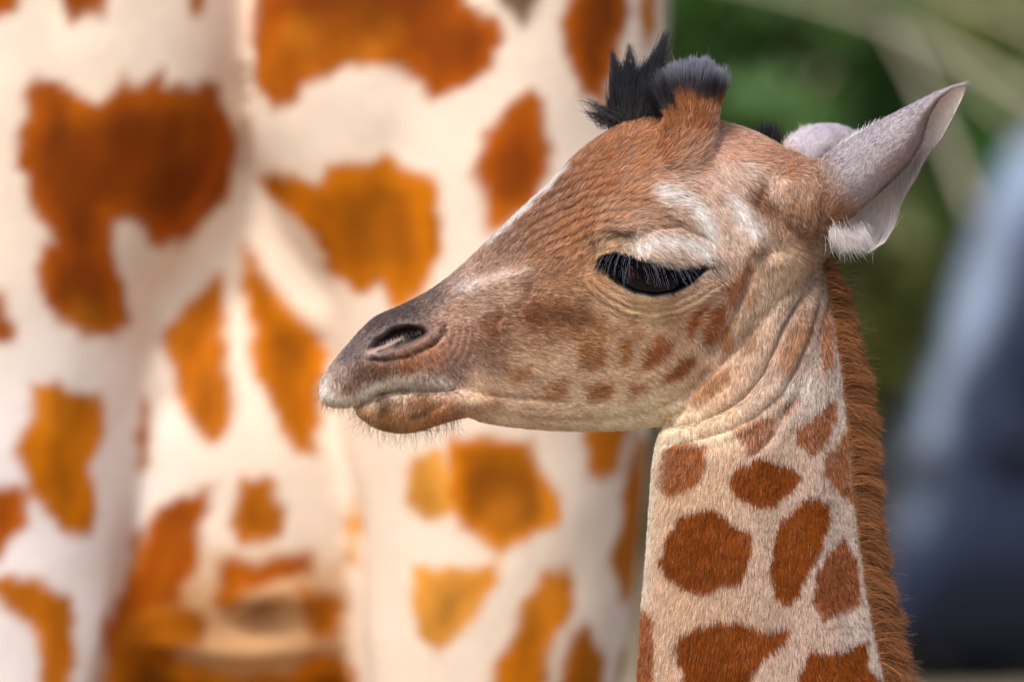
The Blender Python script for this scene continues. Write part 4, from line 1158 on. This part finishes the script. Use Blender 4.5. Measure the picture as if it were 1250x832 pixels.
# ---- foliage
def leaf_mat(name, c, c2):
    m = mat_flat(name, c, c2, 3.0, .5, .4)
    t = m.node_tree; b = t.nodes['Principled BSDF']
    o = [n for n in t.nodes if n.type == 'OUTPUT_MATERIAL'][0]
    tr = t.nodes.new('ShaderNodeBsdfTranslucent'); mx = t.nodes.new('ShaderNodeMixShader'); mx.inputs[0].default_value = .45
    src = b.inputs['Base Color'].links[0].from_socket
    t.links.new(src, tr.inputs['Color']); t.links.new(b.outputs[0], mx.inputs[1]); t.links.new(tr.outputs[0], mx.inputs[2]); t.links.new(mx.outputs[0], o.inputs[0])
    return m
LM = [leaf_mat('leaf_deep', (.08, .185, .04), (.12, .24, .06)), leaf_mat('leaf_mid', (.09, .16, .045), (.15, .21, .08)), leaf_mat('leaf_yellow', (.16, .19, .04), (.24, .25, .08)), leaf_mat('leaf_dry', (.24, .22, .14), (.34, .31, .22))]
M_BARK = mat_flat('bark', (.10, .075, .05), (.17, .13, .09), 15, .9)

def leaves(center, rad, n, size, seed):
    r = np.random.default_rng(seed)
    d = r.normal(size=(n, 3)); d /= np.linalg.norm(d, axis=1)[:, None]
    rr = r.random(n) ** .45
    p = d * rr[:, None]
    p *= (1 + .35 * noise(d * 1.0 + seed, .5, seed))[:, None]
    keep = noise(p, .33, seed + 5) > -.35
    p = p[keep] * np.asarray(rad) + np.asarray(center); n = len(p)
    a = r.normal(size=(n, 3)); a /= np.linalg.norm(a, axis=1)[:, None]
    b = np.cross(a, r.normal(size=(n, 3))); b /= np.linalg.norm(b, axis=1)[:, None]
    c = np.cross(a, b)
    s = size * r.uniform(.6, 1.3, n)[:, None]
    v = np.stack([p - a * s, p + b * s * .38 + c * s * .1, p + a * s, p - b * s * .38 + c * s * .1], 1).reshape(-1, 3)
    f = np.arange(n * 4).reshape(-1, 4)
    return v, f

def shrub(px, py, Y, rad, n, size, mat, label, seed, cat='shrub', group=None, name='shrub'):
    c = WD(px, py, Y)
    gz = float(ground_z(np.array([c[0]]), np.array([Y]))[0])
    root = root_empty(name, (c[0], Y, gz), label, cat, group)
    v, f = leaves(c, rad, n, size, seed)
    o = under(make_mesh('crown', v, f, mat, None, None, False), root); o['kind'] = 'stuff'
    r = np.random.default_rng(seed + 1)
    parts = []
    for k in range(5):
        tip = c + r.normal(size=3) * np.asarray(rad) * .45
        b = np.array([c[0] + r.normal() * .06, Y + r.normal() * .05, gz - .05])
        mid = (b + tip) / 2 + r.normal(size=3) * .06
        parts.append(tube([b, mid, tip], [.03, .02, .008], 8, n=8))
    v, f = join(parts)
    under(make_mesh('trunk', v, f, M_BARK), root)
    return root

shrub(850, 90, 6.8, (.34, .5, .62), 3800, .07, LM[0], 'dark green bush nearest to the calf\'s black tuft', 3)
shrub(960, 110, 7.6, (.34, .4, .42), 2600, .07, LM[2], 'yellow-green bush seen just above the calf\'s far ear', 5)
shrub(1075, 330, 7.2, (.32, .4, .55), 3600, .07, LM[0], 'deep green bush between the calf\'s mane and the blue-grey rock', 7)
shrub(1175, 130, 8.2, (.36, .4, .55), 2600, .07, LM[0], 'dark bush at the right above the rock, behind the pale stalks', 9)
shrub(1100, 60, 8.6, (.85, .5, .62), 6500, .06, LM[3], 'straw-coloured dry bush at the upper right, behind the ear', 11)
shrub(1045, 345, 6.9, (.16, .3, .26), 900, .07, LM[2], 'small yellow-green bush just right of the upper part of the calf\'s mane', 15)
shrub(905, 40, 7.0, (.20, .3, .16), 700, .06, LM[2], 'small light green bush at the top, between the adult and the black tuft', 21)
shrub(1190, 60, 7.4, (.18, .3, .20), 700, .06, LM[2], 'small yellow-green bush at the upper right corner', 23)
# hedge closing the view
hroot = root_empty('hedge', (1.2, 11.5, 1.3), 'long tall green hedge closing the background', 'hedge')
vs, fs, o_ = [], [], 0
for k in range(16):
    v, f = leaves((-3.6 + k * .62, 11.8 + .3 * math.sin(k * 2.1), 2.5 + .15 * math.sin(k)), (.85, .6, 1.6), 5200, .085, 40 + k)
    vs.append(v); fs.append(f + o_); o_ += len(v)
o = under(make_mesh('leaf_mass', np.vstack(vs), np.vstack(fs), LM[1], None, None, False), hroot); o['kind'] = 'stuff'
parts = [tube([(-3.6 + k * .62, 11.9, 1.1), (-3.55 + k * .62, 11.9, 2.2), (-3.6 + k * .62, 12.0, 3.6)], [.05, .04, .015], 8, n=8) for k in range(16)]
v, f = join(parts)
under(make_mesh('trunk', v, f, M_BARK), hroot)
v, f = ellipsoid((1.0, 13.2, 1.6), (6.5, .7, 2.2), 60, 24)
v = v + fbm(v, .5, 3)[:, None] * .15
under(make_mesh('inner_growth', v, f, LM[0]), hroot)

# ---- pale dry stalks
M_STALK = mat_flat('dry_stalk', (.30, .27, .18), (.40, .36, .26), 12, .7)
def stalk(p0, p1, sag, r, label, Y):
    a, b = WD(p0[0], p0[1], Y), WD(p1[0], p1[1], Y + .3)
    pts = [a * (1 - t) + b * t + np.array([0, 0, sag * math.sin(math.pi * t)]) for t in np.linspace(0, 1, 7)]
    v, f = tube(pts, [r * (1 - .5 * t) for t in np.linspace(0, 1, 7)], 10, n=30)
    o = make_mesh('dry_stalk', v, f, M_STALK, loc=pts[0])
    tag(o, label, 'stalk', 'pale dry stalks leaning across the background')
stalk((1330, 372), (900, 60), .02, .020, 'thickest pale dry stalk slanting down to the right, past the ear tip', 7.0)
stalk((1340, 175), (870, -30), .05, .011, 'thinner dry stalk slanting across the upper right corner', 6.0)
stalk((1330, 70), (980, -40), .03, .008, 'topmost thin dry stalk cutting the upper right corner', 6.2)
stalk((1190, 260), (1090, 40), .02, .010, 'short steep dry stalk under the ear tip leaning left', 5.8)
stalk((1340, 250), (960, -40), .04, .007, 'slender dry stalk between the two longer slanting ones, upper right', 6.6)
stalk((1030, -30), (905, 190), .04, .008, 'faint thin stalk leaning right above the far ear', 6.4)

# ---- boulder at the right
def boulder(outline, Y, depth, seed):
    """rounded stone: an outline with real thickness"""
    out = catmull(np.array(outline + [outline[0]], float), 90)[:-1]
    c2 = out.mean(0)
    rings = []; V = []
    K = 22; n = len(out)
    for k in range(K + 1):
        a = -math.pi / 2 + math.pi * k / K
        s = max(.02, math.cos(a)) ** .55
        yy = Y + depth * math.sin(a)
        q = c2 + (out - c2) * s
        V.append(np.stack([WD(px, py, Y) for px, py in q]) + np.array([0, yy - Y, 0]))
    V = np.vstack(V)
    F = [(k * n + j, k * n + (j + 1) % n, (k + 1) * n + (j + 1) % n, (k + 1) * n + j) for k in range(K) for j in range(n)]
    F.append(tuple(range(n))); F.append(tuple(range(K * n, (K + 1) * n))[::-1])
    V = V + fbm(V, .35, seed)[:, None] * np.array([.03, .05, .03])
    return V, F
v, f = boulder([(1245, 165), (1210, 215), (1180, 290), (1140, 385), (1105, 470), (1080, 560), (1068, 660), (1062, 740), (1055, 800), (1150, 812), (1300, 808), (1420, 800), (1460, 500), (1420, 250), (1330, 160)], 7.0, .45, 3)
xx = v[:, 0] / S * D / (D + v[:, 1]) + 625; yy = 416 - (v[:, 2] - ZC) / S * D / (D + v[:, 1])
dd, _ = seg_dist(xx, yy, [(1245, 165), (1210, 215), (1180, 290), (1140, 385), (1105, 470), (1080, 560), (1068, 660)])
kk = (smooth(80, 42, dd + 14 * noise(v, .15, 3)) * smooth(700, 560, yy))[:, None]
bc = lin((32, 43, 68)) * (1 - kk) + lin((150, 168, 196)) * kk  # lit left face with its sky reflection, painted into the stone colour
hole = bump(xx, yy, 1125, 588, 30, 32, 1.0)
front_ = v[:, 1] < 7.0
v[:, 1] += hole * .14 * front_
bc = bc * (1 - (.93 * hole * front_)[:, None])  # shade of the hollow painted into the stone colour as well
M_ROCK = mat_attr('blue_grey_stone', .75, .3, .5, 30, .18)
rc = np.array([v[:, 0].mean(), 7.0, 1.12])
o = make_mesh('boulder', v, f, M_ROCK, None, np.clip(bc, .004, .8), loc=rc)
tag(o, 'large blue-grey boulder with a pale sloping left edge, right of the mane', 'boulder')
